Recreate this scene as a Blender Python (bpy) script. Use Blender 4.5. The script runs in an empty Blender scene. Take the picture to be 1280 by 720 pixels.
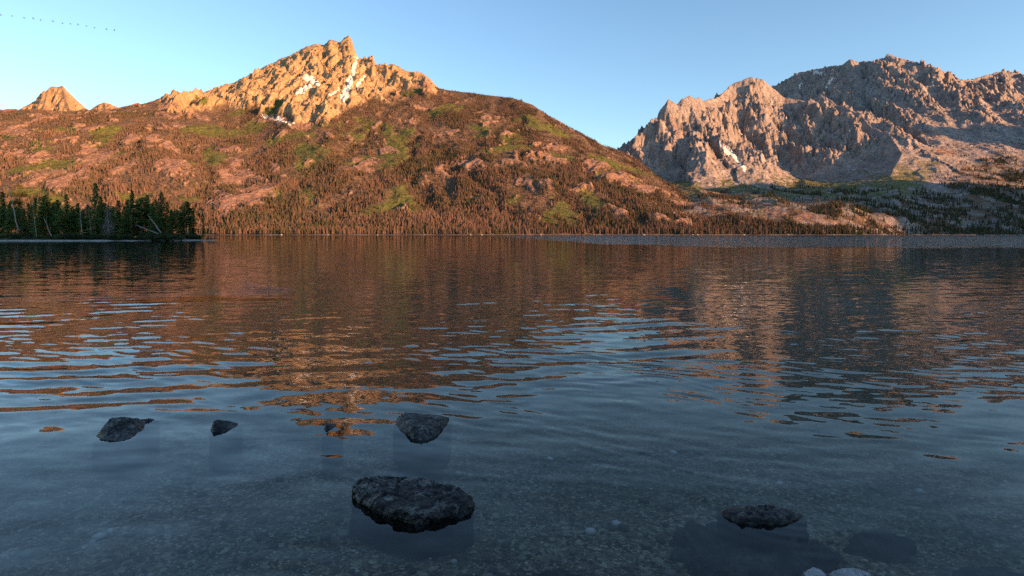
import bpy, bmesh, math, random
import numpy as np
from mathutils import Vector, noise as mnoise

random.seed(7)
RNG = np.random.default_rng(11)
SC = bpy.context.scene
COL = SC.collection
F, CX, HY, CAMH = 700.0, 640.0, 293.0, 1.5        # focal length and horizon in photo pixels, camera height in m
SUN_EL, SUN_AZ = 9.0, 123.0                        # degrees; azimuth clockwise from +Y

# ------------------------------------------------------------------ camera
cam_d = bpy.data.cameras.new('camera')
cam = bpy.data.objects.new('camera', cam_d)
COL.objects.link(cam)
cam.location = (0, 0, CAMH)
cam.rotation_euler = (math.radians(90), 0, 0)
cam_d.sensor_width = 36.0
cam_d.lens = F / 1280 * 36.0
cam_d.shift_y = -(360 - HY) / 1280
cam_d.clip_start, cam_d.clip_end = 0.05, 60000
SC.camera = cam

# ------------------------------------------------------------------ sky
world = bpy.data.worlds.new('World')
SC.world = world
world.use_nodes = True
wt = world.node_tree
wt.nodes.clear()
sky = wt.nodes.new('ShaderNodeTexSky')
sky.sky_type = 'NISHITA'
sky.sun_disc = False
sky.sun_elevation = math.radians(SUN_EL)
sky.sun_rotation = math.radians(SUN_AZ)
sky.altitude = 0
sky.air_density = 1.0
sky.dust_density = 0.3
sky.ozone_density = 2.4
bg = wt.nodes.new('ShaderNodeBackground')
bg.inputs['Strength'].default_value = 0.115
wo = wt.nodes.new('ShaderNodeOutputWorld')
wt.links.new(sky.outputs[0], bg.inputs[0])
wt.links.new(bg.outputs[0], wo.inputs[0])

# ------------------------------------------------------------------ sun
sd = bpy.data.lights.new('sun', 'SUN')
sd.energy = 5.0
sd.angle = math.radians(0.5)
sd.color = (1.0, 0.485, 0.205)
sun = bpy.data.objects.new('sun', sd)
COL.objects.link(sun)
el, az = math.radians(SUN_EL), math.radians(SUN_AZ)
TO_SUN = Vector((math.sin(az) * math.cos(el), math.cos(az) * math.cos(el), math.sin(el)))
sun.rotation_euler = TO_SUN.to_track_quat('Z', 'Y').to_euler()
sun.location = (300, -300, 300)

# ------------------------------------------------------------------ exposure
SC.view_settings.view_transform = 'Standard'
SC.view_settings.look = 'None'
SC.view_settings.exposure = 1.55
SC.view_settings.gamma = 1.0
SC.view_settings.use_curve_mapping = False
SC.cycles.use_denoising = False
SC.cycles.max_bounces = 6
SC.cycles.diffuse_bounces = 2
SC.cycles.transparent_max_bounces = 12
SC.cycles.caustics_reflective = False

# ------------------------------------------------------------------ helpers
def tag(o, label=None, cat=None, group=None, kind=None):
    if label: o['label'] = label
    if cat: o['category'] = cat
    if group: o['group'] = group
    if kind: o['kind'] = kind
    return o

def link(name, me, mat=None, parent=None):
    o = bpy.data.objects.new(name, me)
    COL.objects.link(o)
    if mat: me.materials.append(mat)
    if parent: o.parent = parent
    return o

def empty(name, loc=(0, 0, 0)):
    o = bpy.data.objects.new(name, None)
    o.empty_display_size = 0.2
    o.location = loc
    COL.objects.link(o)
    return o

def np_mesh(name, V, faces_list, smooth=True):
    """faces_list: list of int arrays (n,3) or (n,4)"""
    me = bpy.data.meshes.new(name)
    V = np.asarray(V, dtype=np.float32)
    me.vertices.add(len(V))
    me.vertices.foreach_set('co', V.ravel())
    loops = np.concatenate([f.ravel() for f in faces_list]).astype(np.int32)
    sizes = np.concatenate([np.full(len(f), f.shape[1], np.int32) for f in faces_list])
    starts = np.concatenate([[0], np.cumsum(sizes)[:-1]]).astype(np.int32)
    me.loops.add(len(loops))
    me.loops.foreach_set('vertex_index', loops)
    me.polygons.add(len(sizes))
    me.polygons.foreach_set('loop_start', starts)
    me.polygons.foreach_set('loop_total', sizes)
    me.update(calc_edges=True)
    me.polygons.foreach_set('use_smooth', np.full(len(sizes), smooth))
    me.validate()
    return me

def grid_faces(nr, nc):
    i = np.arange(nr - 1)[:, None] * nc + np.arange(nc - 1)[None, :]
    i = i.ravel()
    return np.stack([i, i + 1, i + nc + 1, i + nc], 1)

_perm = RNG.permutation(2048)
_ang = RNG.random(2048) * 2 * np.pi
_gx, _gy = np.cos(_ang), np.sin(_ang)
def perlin(x, y, seed=0):
    x = x + seed * 37.31; y = y + seed * 91.7
    xi = np.floor(x).astype(np.int64); yi = np.floor(y).astype(np.int64)
    fx, fy = x - xi, y - yi
    u = fx * fx * fx * (fx * (fx * 6 - 15) + 10); v = fy * fy * fy * (fy * (fy * 6 - 15) + 10)
    def g(ix, iy, dx, dy):
        h = _perm[(_perm[ix & 2047] + iy) & 2047]
        return _gx[h] * dx + _gy[h] * dy
    a = g(xi, yi, fx, fy); b = g(xi + 1, yi, fx - 1, fy)
    c = g(xi, yi + 1, fx, fy - 1); d = g(xi + 1, yi + 1, fx - 1, fy - 1)
    return ((a + (b - a) * u) * (1 - v) + (c + (d - c) * u) * v) * 1.5

def fbm(x, y, octv=5, seed=0, gain=0.5):
    s, a, t = 0, 1.0, 0
    for k in range(octv):
        s = s + a * perlin(x * 2 ** k, y * 2 ** k, seed + k * 3); t += a; a *= gain
    return s / t

def ridged(x, y, octv=5, seed=0, gain=0.55):
    s, a, t, w = 0, 1.0, 0, 1.0
    for k in range(octv):
        n = 1 - np.abs(perlin(x * 2.03 ** k, y * 2.03 ** k, seed + k * 5)) * 2
        n = np.clip(n, -1, 1)
        s = s + a * n * w; t += a; a *= gain
        w = np.clip(0.4 + 0.6 * (n + 1) / 2, 0, 1)
    return s / t

def sst(a, b, x):
    t = np.clip((x - a) / (b - a), 0, 1)
    return t * t * (3 - 2 * t)

def crisp(X, Y, Z, seed, tilt=0.28, step=34.0):
    """ledges along tilted beds plus narrow eroded channels, in metres"""
    w = 16 * fbm(X / 130, Y / 130, 4, seed)
    q = (Z + tilt * X + 0.1 * Y + w) / step
    fr = q - np.floor(q)
    led = np.where(fr < 0.72, fr / 0.72, (1 - fr) / 0.28) - 0.5
    gate = sst(-0.25, 0.25, fbm(X / 90, Y / 90, 3, seed + 3))
    a, b = X + 50 * fbm(X / 120, Y / 120, 4, seed + 5), Y + 50 * fbm(X / 120, Y / 120, 4, seed + 6)
    ch = (1 - np.abs(np.clip(perlin(a / 130, b / 230, seed + 7) * 1.6, -1, 1))) ** 7 + 0.5 * (1 - np.abs(np.clip(perlin(a / 52, b / 80, seed + 8) * 1.6, -1, 1))) ** 6
    blk = np.floor(perlin(a / 38, b / 38, seed + 9) * 4) / 4
    return led * gate, ch, blk

def W(px, py, depth):
    return ((px - CX) / F * depth, depth, CAMH + (HY - py) / F * depth)

def ground_pt(px, py, z=0.0):
    Y = (CAMH - z) * F / (py - HY)
    return Vector(((px - CX) / F * Y, Y, z))

def blobs(px, py, lst):
    m = np.zeros_like(px)
    for x, y, rx, ry in lst:
        m = np.maximum(m, np.exp(-(((px - x) / rx) ** 2 + ((py - y) / ry) ** 2)))
    return m

def stroke(px, py, pts, w0, w1):
    """1 on a drawn line falling to 0 beside it; the width goes from w0 to w1 along the line"""
    m = np.zeros_like(px); n = len(pts) - 1
    for i, ((ax, ay), (bx, by)) in enumerate(zip(pts[:-1], pts[1:])):
        dx, dy = bx - ax, by - ay
        t = np.clip(((px - ax) * dx + (py - ay) * dy) / (dx * dx + dy * dy), 0, 1)
        d = np.hypot(px - ax - t * dx, py - ay - t * dy)
        w = w0 + (w1 - w0) * (i + t) / n
        m = np.maximum(m, np.exp(-(d / w) ** 2))
    return m

# ------------------------------------------------------------------ materials
class NT:
    def __init__(self, name):
        self.m = bpy.data.materials.new(name)
        self.m.use_nodes = True
        self.t = self.m.node_tree
        self.t.nodes.clear()
        self.out = self.n('ShaderNodeOutputMaterial')
    def n(self, typ, **kw):
        nd = self.t.nodes.new(typ)
        for k, v in kw.items():
            if k in nd.inputs: nd.inputs[k].default_value = v
            else: setattr(nd, k, v)
        return nd
    def l(self, a, b): self.t.links.new(a, b)
    def coord(self): return self.n('ShaderNodeTexCoord').outputs['Object']
    def noise(self, scale, detail=4, rough=0.55, vec=None, out='Fac'):
        nd = self.n('ShaderNodeTexNoise')
        nd.inputs['Scale'].default_value = scale
        nd.inputs['Detail'].default_value = detail
        nd.inputs['Roughness'].default_value = rough
        if vec is not None: self.l(vec, nd.inputs['Vector'])
        return nd.outputs[out]
    def ramp(self, fac, stops):
        r = self.n('ShaderNodeValToRGB')
        e = r.color_ramp.elements
        while len(e) < len(stops): e.new(0.5)
        for el_, (p, c) in zip(e, stops):
            el_.position = p
            el_.color = (*c, 1) if len(c) == 3 else c
        self.l(fac, r.inputs[0])
        return r.outputs[0]
    def mix(self, fac, a, b, mode='MIX'):
        nd = self.n('ShaderNodeMix', data_type='RGBA', blend_type=mode)
        for s, v in ((nd.inputs[0], fac), (nd.inputs[6], a), (nd.inputs[7], b)):
            if isinstance(v, (int, float)): s.default_value = v
            elif isinstance(v, tuple): s.default_value = (*v, 1)
            else: self.l(v, s)
        return nd.outputs[2]
    def math(self, op, a, b=0.0, c=0.0, clamp=False):
        nd = self.n('ShaderNodeMath', operation=op)
        nd.use_clamp = clamp
        for s, v in zip(nd.inputs, (a, b, c)):
            if isinstance(v, (int, float)): s.default_value = v
            else: self.l(v, s)
        return nd.outputs[0]
    def bump(self, h, strength, dist):
        b = self.n('ShaderNodeBump')
        b.inputs['Strength'].default_value = strength
        b.inputs['Distance'].default_value = dist
        self.l(h, b.inputs['Height'])
        return b.outputs[0]
    def princ(self, col, rough=0.9, normal=None, spec=0.2):
        p = self.n('ShaderNodeBsdfPrincipled')
        if isinstance(col, tuple): p.inputs['Base Color'].default_value = (*col, 1)
        else: self.l(col, p.inputs['Base Color'])
        if isinstance(rough, (int, float)): p.inputs['Roughness'].default_value = rough
        else: self.l(rough, p.inputs['Roughness'])
        p.inputs['Specular IOR Level'].default_value = spec
        if normal is not None: self.l(normal, p.inputs['Normal'])
        self.l(p.outputs[0], self.out.inputs[0])
        return p

def mountain_mat(name, rock_lo, rock_mid, rock_hi):
    """rock, with cover read from the vertex attribute 'cover' (R bare soil and painted rosy sunlight, G grass, B snow, A forest floor)"""
    m = NT(name)
    co = m.coord()
    at = m.n('ShaderNodeAttribute', attribute_name='cover')
    sep = m.n('ShaderNodeSeparateColor')
    m.l(at.outputs['Color'], sep.inputs[0])
    n1 = m.noise(0.012, 6, 0.6, co)
    n2 = m.noise(0.08, 5, 0.65, co)
    n3 = m.noise(0.35, 3, 0.6, co)
    mp = m.n('ShaderNodeMapping')
    mp.inputs['Scale'].default_value = (0.05, 0.05, 0.008)      # vertical streaks down the faces
    mp.inputs['Rotation'].default_value = (0, 0.35, 0)
    m.l(co, mp.inputs[0])
    n4 = m.noise(1.0, 5, 0.65, mp.outputs[0])
    rock = m.ramp(m.math('ADD', m.math('MULTIPLY', n1, 0.5), m.math('MULTIPLY', n4, 0.5)),
                  [(0.30, rock_lo), (0.5, rock_mid), (0.68, rock_hi)])
    rock = m.mix(m.ramp(n2, [(0.35, (0, 0, 0)), (0.65, (1, 1, 1))]), m.mix(1.0, rock, (0.62, 0.62, 0.64), 'MULTIPLY'), rock)
    soil = m.ramp(n2, [(0.3, (0.16, 0.094, 0.064)), (0.5, (0.25, 0.152, 0.108)), (0.7, (0.33, 0.225, 0.17))])
    grass = m.ramp(n2, [(0.3, (0.06, 0.072, 0.022)), (0.5, (0.11, 0.118, 0.034)), (0.72, (0.17, 0.16, 0.055))])
    floor = m.ramp(n2, [(0.28, (0.06, 0.05, 0.026)), (0.5, (0.135, 0.092, 0.060)), (0.72, (0.24, 0.155, 0.11))])
    snow = m.mix(n3, (0.70, 0.67, 0.60), (0.86, 0.85, 0.82))
    def mask(s, a=0.35, b=0.65):
        v = m.math('ADD', s, m.math('MULTIPLY', m.math('SUBTRACT', n2, 0.5), 1.1))
        return m.ramp(v, [(a, (0, 0, 0)), (b, (1, 1, 1))])
    c = m.mix(mask(at.outputs['Alpha']), rock, floor)
    c = m.mix(mask(sep.outputs[1]), c, grass)
    c = m.mix(mask(sep.outputs[0]), c, soil)
    c = m.mix(m.ramp(sep.outputs[2], [(0.34, (0, 0, 0)), (0.46, (1, 1, 1))]), c, snow)
    h = m.math('ADD', m.math('MULTIPLY', n2, 1.0), m.math('MULTIPLY', n3, 0.45))
    h = m.math('ADD', h, m.math('MULTIPLY', n4, 1.2))
    m.princ(c, 0.95, m.bump(h, 1.0, 9.0), 0.1)
    return m.m

def foliage_mat(name, stops, bumpy=False, inst=True):
    m = NT(name)
    oi = m.n('ShaderNodeObjectInfo').outputs['Random']
    n = m.noise(1.3, 3, 0.6, m.coord())
    f = m.math('ADD', m.math('MULTIPLY', oi, 0.65), m.math('MULTIPLY', n, 0.4))
    c = m.ramp(f, stops)
    p = m.princ(c, 0.75, None, 0.25)
    tl = m.n('ShaderNodeBsdfTranslucent'); m.l(c, tl.inputs['Color'])
    mx = m.n('ShaderNodeMixShader'); mx.inputs[0].default_value = 0.5
    m.l(p.outputs[0], mx.inputs[1]); m.l(tl.outputs[0], mx.inputs[2]); m.l(mx.outputs[0], m.out.inputs[0])
    return m.m

def bark_mat(name, a, b, sc=(9, 9, 1.2)):
    m = NT(name)
    mp = m.n('ShaderNodeMapping')
    mp.inputs['Scale'].default_value = sc
    m.l(m.coord(), mp.inputs[0])
    n = m.noise(1.0, 5, 0.65, mp.outputs[0])
    m.princ(m.ramp(n, [(0.35, a), (0.65, b)]), 0.9, m.bump(n, 0.8, 0.05), 0.15)
    return m.m

def rock_mat(name, lo, mid, hi, wet=True, sc=1.0):
    m = NT(name)
    co = m.coord()
    a = m.noise(9 * sc, 8, 0.65, co)
    b = m.noise(45 * sc, 5, 0.7, co)
    v = m.n('ShaderNodeTexVoronoi', feature='DISTANCE_TO_EDGE')
    v.inputs['Scale'].default_value = 7 * sc
    m.l(m.noise(4 * sc, 4, 0.6, co, 'Color'), v.inputs['Vector'])
    f = m.math('ADD', m.math('MULTIPLY', a, 0.55), m.math('MULTIPLY', b, 0.45))
    c = m.ramp(f, [(0.36, lo), (0.50, mid), (0.60, hi)])
    h = m.math('ADD', m.math('MULTIPLY', a, 1.0), m.math('MULTIPLY', b, 0.35))
    geo = m.n('ShaderNodeNewGeometry')
    sx = m.n('ShaderNodeSeparateXYZ')
    m.l(geo.outputs['Position'], sx.inputs[0])
    z = m.math('ADD', sx.outputs[2], m.math('MULTIPLY', m.math('SUBTRACT', a, 0.5), 0.05))
    wetf = m.ramp(z, [(0.0, (0.30, 0.30, 0.30)), (0.055, (0.62, 0.62, 0.62))])
    if wet: c = m.mix(m.ramp(z, [(0.008, (0, 0, 0)), (0.03, (1, 1, 1))]), m.mix(1.0, c, (0.35, 0.36, 0.34), 'MULTIPLY'), c)      # soaked band along the waterline
    m.princ(c, wetf if wet else 0.75, m.bump(h, 1.0, 0.03), 0.35)
    return m.m

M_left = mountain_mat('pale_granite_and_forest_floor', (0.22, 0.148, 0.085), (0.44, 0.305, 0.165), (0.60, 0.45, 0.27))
M_right = mountain_mat('grey_gneiss_and_grass', (0.135, 0.122, 0.118), (0.31, 0.27, 0.25), (0.50, 0.45, 0.42))
def far_tree_mat():
    m = NT('distant_conifer_needles')
    oi = m.n('ShaderNodeObjectInfo')
    sc_ = m.n('ShaderNodeVectorMath', operation='SCALE'); m.l(oi.outputs['Location'], sc_.inputs[0]); sc_.inputs['Scale'].default_value = 0.006
    st = m.noise(1.0, 4, 0.6, sc_.outputs[0])
    sx = m.n('ShaderNodeSeparateXYZ'); m.l(oi.outputs['Location'], sx.inputs[0])
    east = m.n('ShaderNodeMapRange'); east.inputs[1].default_value = 500; east.inputs[2].default_value = 1300; east.inputs[3].default_value = 0; east.inputs[4].default_value = 0.24; m.l(sx.outputs[0], east.inputs[0])
    f = m.math('ADD', m.math('MULTIPLY', oi.outputs['Random'], 0.35), m.math('MULTIPLY', st, 0.75))
    f = m.math('SUBTRACT', f, east.outputs[0])                 # the valley on the right is greener
    m.princ(m.ramp(f, [(0.30, (0.042, 0.050, 0.024)), (0.46, (0.080, 0.066, 0.040)), (0.60, (0.135, 0.086, 0.064)), (0.85, (0.21, 0.132, 0.10))]), 0.85, None, 0.1)
    return m.m
M_far_tree = far_tree_mat()
M_near_tree = foliage_mat('dark_green_needles', [(0.2, (0.07, 0.125, 0.035)), (0.55, (0.11, 0.185, 0.05)), (0.9, (0.16, 0.22, 0.065))])
M_yellow = foliage_mat('yellow_green_leaves', [(0.1, (0.10, 0.10, 0.02)), (0.5, (0.17, 0.15, 0.03)), (0.9, (0.24, 0.19, 0.05))])
M_bush = foliage_mat('shoreline_bush_leaves', [(0.2, (0.03, 0.05, 0.018)), (0.6, (0.055, 0.08, 0.03)), (0.9, (0.09, 0.10, 0.045))])
M_bark = bark_mat('conifer_bark', (0.06, 0.045, 0.035), (0.16, 0.125, 0.10))
M_dead = bark_mat('weathered_dead_wood', (0.15, 0.135, 0.12), (0.30, 0.275, 0.25))
M_grey = bark_mat('grey_dead_twigs', (0.12, 0.12, 0.115), (0.24, 0.24, 0.23))
M_rock = rock_mat('dark_wet_stone', (0.004, 0.0037, 0.0033), (0.013, 0.012, 0.0105), (0.20, 0.18, 0.155))
M_pale = rock_mat('pale_granite_stone', (0.16, 0.155, 0.15), (0.34, 0.33, 0.32), (0.5, 0.49, 0.48), wet=False)
M_sub = rock_mat('algae_covered_stone', (0.015, 0.012, 0.007), (0.10, 0.076, 0.046), (0.36, 0.29, 0.19))
mb = NT('goose_feathers'); mb.princ(mb.ramp(mb.noise(3, 2, 0.5, mb.coord()), [(0.3, (0.035, 0.032, 0.03)), (0.7, (0.09, 0.08, 0.07))]), 0.8)
M_bird = mb.m

def water_mat():
    m = NT('clear_lake_water')
    co = m.n('ShaderNodeNewGeometry').outputs['Position']
    at = m.n('ShaderNodeAttribute', attribute_name='wind')
    wind = at.outputs['Fac']
    def slope(scale, amp, stretch):
        mp = m.n('ShaderNodeMapping')
        mp.inputs['Scale'].default_value = (scale * stretch, scale, scale)
        m.l(co, mp.inputs[0])
        n = m.noise(1.0, 2, 0.5, mp.outputs[0], 'Color')
        s = m.n('ShaderNodeVectorMath', operation='SUBTRACT'); m.l(n, s.inputs[0]); s.inputs[1].default_value = (0.5, 0.5, 0.5)
        t = m.n('ShaderNodeVectorMath', operation='SCALE'); m.l(s.outputs[0], t.inputs[0])
        if isinstance(amp, float): t.inputs['Scale'].default_value = amp
        else: m.l(amp, t.inputs['Scale'])
        return t.outputs[0]
    amp1 = m.math('ADD', 0.10, m.math('MULTIPLY', wind, 1.6))
    amp2 = m.math('ADD', 0.075, m.math('MULTIPLY', wind, 0.9))
    a = slope(7.0, amp1, 0.45)
    b = slope(1.9, amp2, 0.4)
    ad = m.n('ShaderNodeVectorMath', operation='ADD'); m.l(a, ad.inputs[0]); m.l(b, ad.inputs[1])
    mu = m.n('ShaderNodeVectorMath', operation='MULTIPLY'); m.l(ad.outputs[0], mu.inputs[0]); mu.inputs[1].default_value = (1, 1, 0)
    geo = m.n('ShaderNodeNewGeometry')
    nn = m.n('ShaderNodeVectorMath', operation='ADD'); m.l(mu.outputs[0], nn.inputs[0]); m.l(geo.outputs['Normal'], nn.inputs[1])
    no = m.n('ShaderNodeVectorMath', operation='NORMALIZE'); m.l(nn.outputs[0], no.inputs[0])
    fr = m.n('ShaderNodeFresnel'); fr.inputs['IOR'].default_value = 1.31; m.l(no.outputs[0], fr.inputs['Normal'])
    gl = m.n('ShaderNodeBsdfGlossy'); gl.inputs['Roughness'].default_value = 0.02; m.l(no.outputs[0], gl.inputs['Normal'])
    tr = m.n('ShaderNodeBsdfTransparent'); tr.inputs['Color'].default_value = (0.92, 0.95, 0.95, 1)
    mx = m.n('ShaderNodeMixShader'); m.l(fr.outputs[0], mx.inputs[0]); m.l(tr.outputs[0], mx.inputs[1]); m.l(gl.outputs[0], mx.inputs[2])
    m.l(mx.outputs[0], m.out.inputs[0])
    return m.m
M_water = water_mat()

def gravel_mat(name, dry=False):
    m = NT(name)
    co = m.coord()
    v = m.n('ShaderNodeTexVoronoi'); v.inputs['Scale'].default_value = 64; m.l(co, v.inputs['Vector'])
    v2 = m.n('ShaderNodeTexVoronoi'); v2.inputs['Scale'].default_value = 31; m.l(co, v2.inputs['Vector'])
    sp = m.n('ShaderNodeSeparateColor'); m.l(v.outputs['Color'], sp.inputs[0])
    sp2 = m.n('ShaderNodeSeparateColor'); m.l(v2.outputs['Color'], sp2.inputs[0])
    c1 = m.ramp(sp.outputs[0], [(0.0, (0.05, 0.036, 0.018)), (0.5, (0.26, 0.185, 0.098)), (0.80, (0.44, 0.33, 0.19)), (0.95, (0.75, 0.62, 0.43))])
    c2 = m.ramp(sp2.outputs[1], [(0.0, (0.08, 0.058, 0.03)), (0.6, (0.32, 0.235, 0.13)), (0.95, (0.70, 0.57, 0.38))])
    big = m.noise(0.9, 4, 0.6, co)
    c = m.mix(m.ramp(sp2.outputs[0], [(0.55, (0, 0, 0)), (0.6, (1, 1, 1))]), c1, c2)
    c = m.mix(m.ramp(big, [(0.4, (0, 0, 0)), (0.62, (1, 1, 1))]), m.mix(1.0, c, (0.60, 0.66, 0.55), 'MULTIPLY'), c)
    h = m.math('SUBTRACT', 1.0, v.outputs['Distance'])
    m.princ(c, 0.8, m.bump(h, 1.0, 0.02), 0.2)
    return m.m
M_bed = gravel_mat('lake_bed_gravel')

def sand_mat():
    m = NT('pale_shore_sand')
    n = m.noise(1.5, 5, 0.6, m.coord())
    m.princ(m.ramp(n, [(0.3, (0.12, 0.10, 0.08)), (0.7, (0.28, 0.24, 0.19))]), 0.95, m.bump(n, 0.6, 0.1))
    return m.m
M_sand = sand_mat()
def duff_mat():
    m = NT('forest_duff')
    n = m.noise(0.8, 5, 0.6, m.coord())
    g = m.n('ShaderNodeSeparateXYZ'); m.l(m.n('ShaderNodeNewGeometry').outputs['Position'], g.inputs[0])
    z = m.math('ADD', g.outputs[2], m.math('MULTIPLY', m.math('SUBTRACT', n, 0.5), 0.5))
    d = m.ramp(n, [(0.3, (0.03, 0.032, 0.015)), (0.7, (0.09, 0.075, 0.04))])
    c = m.mix(m.ramp(z, [(0.16, (0, 0, 0)), (0.28, (1, 1, 1))]), m.ramp(n, [(0.3, (0.20, 0.185, 0.155)), (0.7, (0.46, 0.43, 0.37))]), d)
    m.princ(c, 0.95, m.bump(n, 0.6, 0.2))
    return m.m
M_duff = duff_mat()

# ------------------------------------------------------------------ mountains (height fields in world metres)
def cover_attr(me, R, G, B, A):
    at = me.attributes.new('cover', 'FLOAT_COLOR', 'POINT')
    at.data.foreach_set('color', np.stack([R, G, B, A], -1).astype(np.float32).ravel())

def field_mesh(name, X, Y, Z, mat):
    nr, nc = X.shape
    return np_mesh(name, np.stack([X, Y, Z], -1).reshape(-1, 3), [grid_faces(nr, nc)])

SHORE = 1500.0
def shore_at(px):
    return SHORE + 25 * np.sin(px / 90.0) + 12 * np.sin(px / 37.0 + 1) + 0.12 * np.maximum(px - 900, 0)

# --- the big mountain on the left: photo skyline (px, py, depth)
SKY_L = np.array([(-400, 175, 2600), (-150, 150, 2650), (0, 138, 2750), (60, 140, 2800), (140, 138, 2900), (180, 130, 3050), (205, 123, 3150), (215, 123, 3200),
    (235, 121, 3300), (262, 114, 3500), (290, 105, 3650), (312, 94, 3760), (330, 84, 3840), (352, 74, 3900), (370, 66, 3930), (384, 59, 3960),
    (398, 56, 3980), (405, 57, 3985), (412, 50, 3990), (418, 52, 3990), (425, 54, 4000), (430, 49, 4000), (436, 46, 4000), (440, 50, 4000), (443, 61, 3990),
    (447, 71, 3980), (453, 75, 3950), (459, 74, 3930), (463, 72, 3910), (466, 70, 3900), (469, 80, 3880), (476, 84, 3850), (484, 82, 3800), (494, 81, 3740), (503, 87, 3700),
    (512, 91, 3640), (520, 90, 3600), (530, 92, 3560), (538, 100, 3520), (547, 110, 3450), (560, 113, 3400), (600, 118, 3250), (640, 123, 3120),
    (665, 131, 3020), (690, 148, 2930), (720, 164, 2850), (750, 180, 2780), (772, 190, 2740), (800, 205, 2660), (830, 233, 2520), (850, 249, 2420),
    (880, 262, 2320), (920, 272, 2200), (960, 281, 2060), (1010, 289, 1850), (1060, 295, 1700)], float)

def build_left():
    px = np.arange(-330, 1062, 1.15)
    kx = np.arange(-420, 1160, 2.0)
    ker = np.exp(-0.5 * (np.arange(-60, 61) / 18.0) ** 2); ker /= ker.sum()
    zk = CAMH + (HY - np.interp(kx, SKY_L[:, 0], SKY_L[:, 1])) / F * np.interp(kx, SKY_L[:, 0], SKY_L[:, 2])
    zsm = np.convolve(np.pad(zk, 60, 'edge'), ker, 'valid')
    dsm = np.convolve(np.pad(np.interp(kx, SKY_L[:, 0], SKY_L[:, 2]), 60, 'edge'), ker, 'valid')
    v = np.concatenate([np.linspace(0, 1, 620), 1 + np.linspace(0.004, 0.35, 60)])
    PX, V = np.meshgrid(px, v)
    sy = np.interp(PX, SKY_L[:, 0], SKY_L[:, 1]); D = np.interp(PX, kx, dsm)
    sh = shore_at(PX)
    Y = sh + (D - sh) * V
    X = (PX - CX) / F * Y
    zs = CAMH + (HY - sy) / F * D
    peak = sst(120, 360, PX) * (1 - sst(430, 800, PX))
    expo = 0.92 + 0.45 * peak
    t = np.clip(V, 0, 1)
    zb = np.interp(PX, kx, zsm)
    Z = zb * (0.10 * t + 0.90 * t ** expo) + (zs - zb) * sst(0.68, 1.0, t) ** 1.5
    Z = np.where(V > 1, zs - (Y - D) * 0.85, Z)
    # spurs and gullies running down the slope
    wx = X + 120 * fbm(X / 500, Y / 500, 3, 3); wy = Y + 120 * fbm(X / 500, Y / 500, 3, 9)
    spur = ridged((wx + 0.35 * wy) / 420, wy / 900, 5, 1)
    crag = ridged(wx / 170, wy / 240, 6, 21, 0.6)
    fine = ridged(wx / 46, wy / 60, 4, 33, 0.6)
    roll = fbm(wx / 260, wy / 260, 5, 5)
    pyv = HY - F * (Z - CAMH) / Y
    # the rock line: below it forest
    rl = np.interp(PX, [-400, 0, 140, 190, 215, 240, 300, 330, 350, 400, 440, 480, 520, 547, 560, 1100],
                       [100, 100, 100, 118, 148, 146, 140, 146, 158, 160, 140, 126, 118, 114, 70, 60])
    rock = sst(6, -6, pyv - rl + 22 * fbm(X / 110, Y / 150, 5, 44))
    body = sst(0.0, 0.10, t) * (1 - sst(0.90, 1.0, t) * 0.92)
    body = np.where(V > 1, 0.08, body)
    edge = sst(0.0, 0.05, t)
    Z = Z + body * (1 - rock) * (34 * (spur - 0.1) + 22 * roll + 10 * crag * edge)
    rib = ridged(wx / 105 + 0.4 * fbm(X / 200, Y / 200, 3, 47), wy / 420, 5, 48, 0.55)
    Z = Z + rock * body * (60 * (spur - 0.15) + 34 * (crag - 0.1) + 58 * (rib - 0.1))
    Z = Z + rock * (0.35 + 0.65 * body) * 15 * fine * edge
    led, ch, blk = crisp(X, Y, Z, 45)
    Z = Z + rock * np.minimum(1, 0.15 + body) * (15 * led - 34 * ch + 4 * blk)
    Z = np.maximum(Z, np.where(V < 0.02, -1.0 + V * 150, -50)) 
    Z[0, :] = -3
    py = HY - F * (Z - CAMH) / Y
    nz = fbm(X / 60, Y / 60, 4, 70)
    jx, jy = PX + 26 * fbm(X / 120, Y / 120, 4, 71), py + 13 * fbm(X / 120, Y / 120, 4, 72)
    bare = blobs(jx, jy, [(130, 205, 46, 13), (70, 226, 52, 12), (40, 196, 30, 7), (20, 165, 20, 5), (225, 212, 28, 10), (290, 218, 28, 16), (322, 238, 25, 13),
        (345, 215, 13, 9), (300, 250, 32, 11), (455, 208, 20, 8), (388, 205, 8, 10), (558, 214, 20, 8), (590, 208, 20, 7), (612, 152, 14, 5), (480, 190, 18, 6),
        (690, 229, 14, 7), (655, 230, 10, 6), (782, 264, 30, 9), (830, 276, 30, 6), (770, 226, 24, 6), (742, 208, 20, 6), (720, 238, 20, 5), (560, 165, 20, 5), (640, 205, 20, 5),
        (160, 180, 20, 6), (210, 183, 20, 6), (100, 160, 14, 4), (55, 148, 24, 4), (525, 228, 8, 5), (345, 268, 18, 5), (800, 240, 18, 5), (865, 268, 14, 4)])
    bare = np.maximum(bare, 0.9 * blobs(jx, jy, [(232, 143, 34, 4), (345, 152, 26, 4), (372, 158, 20, 3), (205, 133, 12, 6), (535, 107, 14, 6)]))
    GUL = [[(425, 266), (455, 245), (490, 222), (530, 203), (575, 190), (620, 172), (650, 150)], [(345, 270), (360, 240), (400, 212), (440, 188), (480, 160)], [(640, 270), (620, 240), (590, 222), (560, 205)],
           [(735, 272), (710, 240), (680, 215), (655, 190)], [(250, 262), (262, 230), (250, 200), (215, 165)], [(150, 262), (120, 240), (125, 215), (165, 190), (190, 160)], [(800, 275), (770, 245), (735, 222)], [(545, 262), (520, 235), (512, 200), (520, 165)]]
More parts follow.
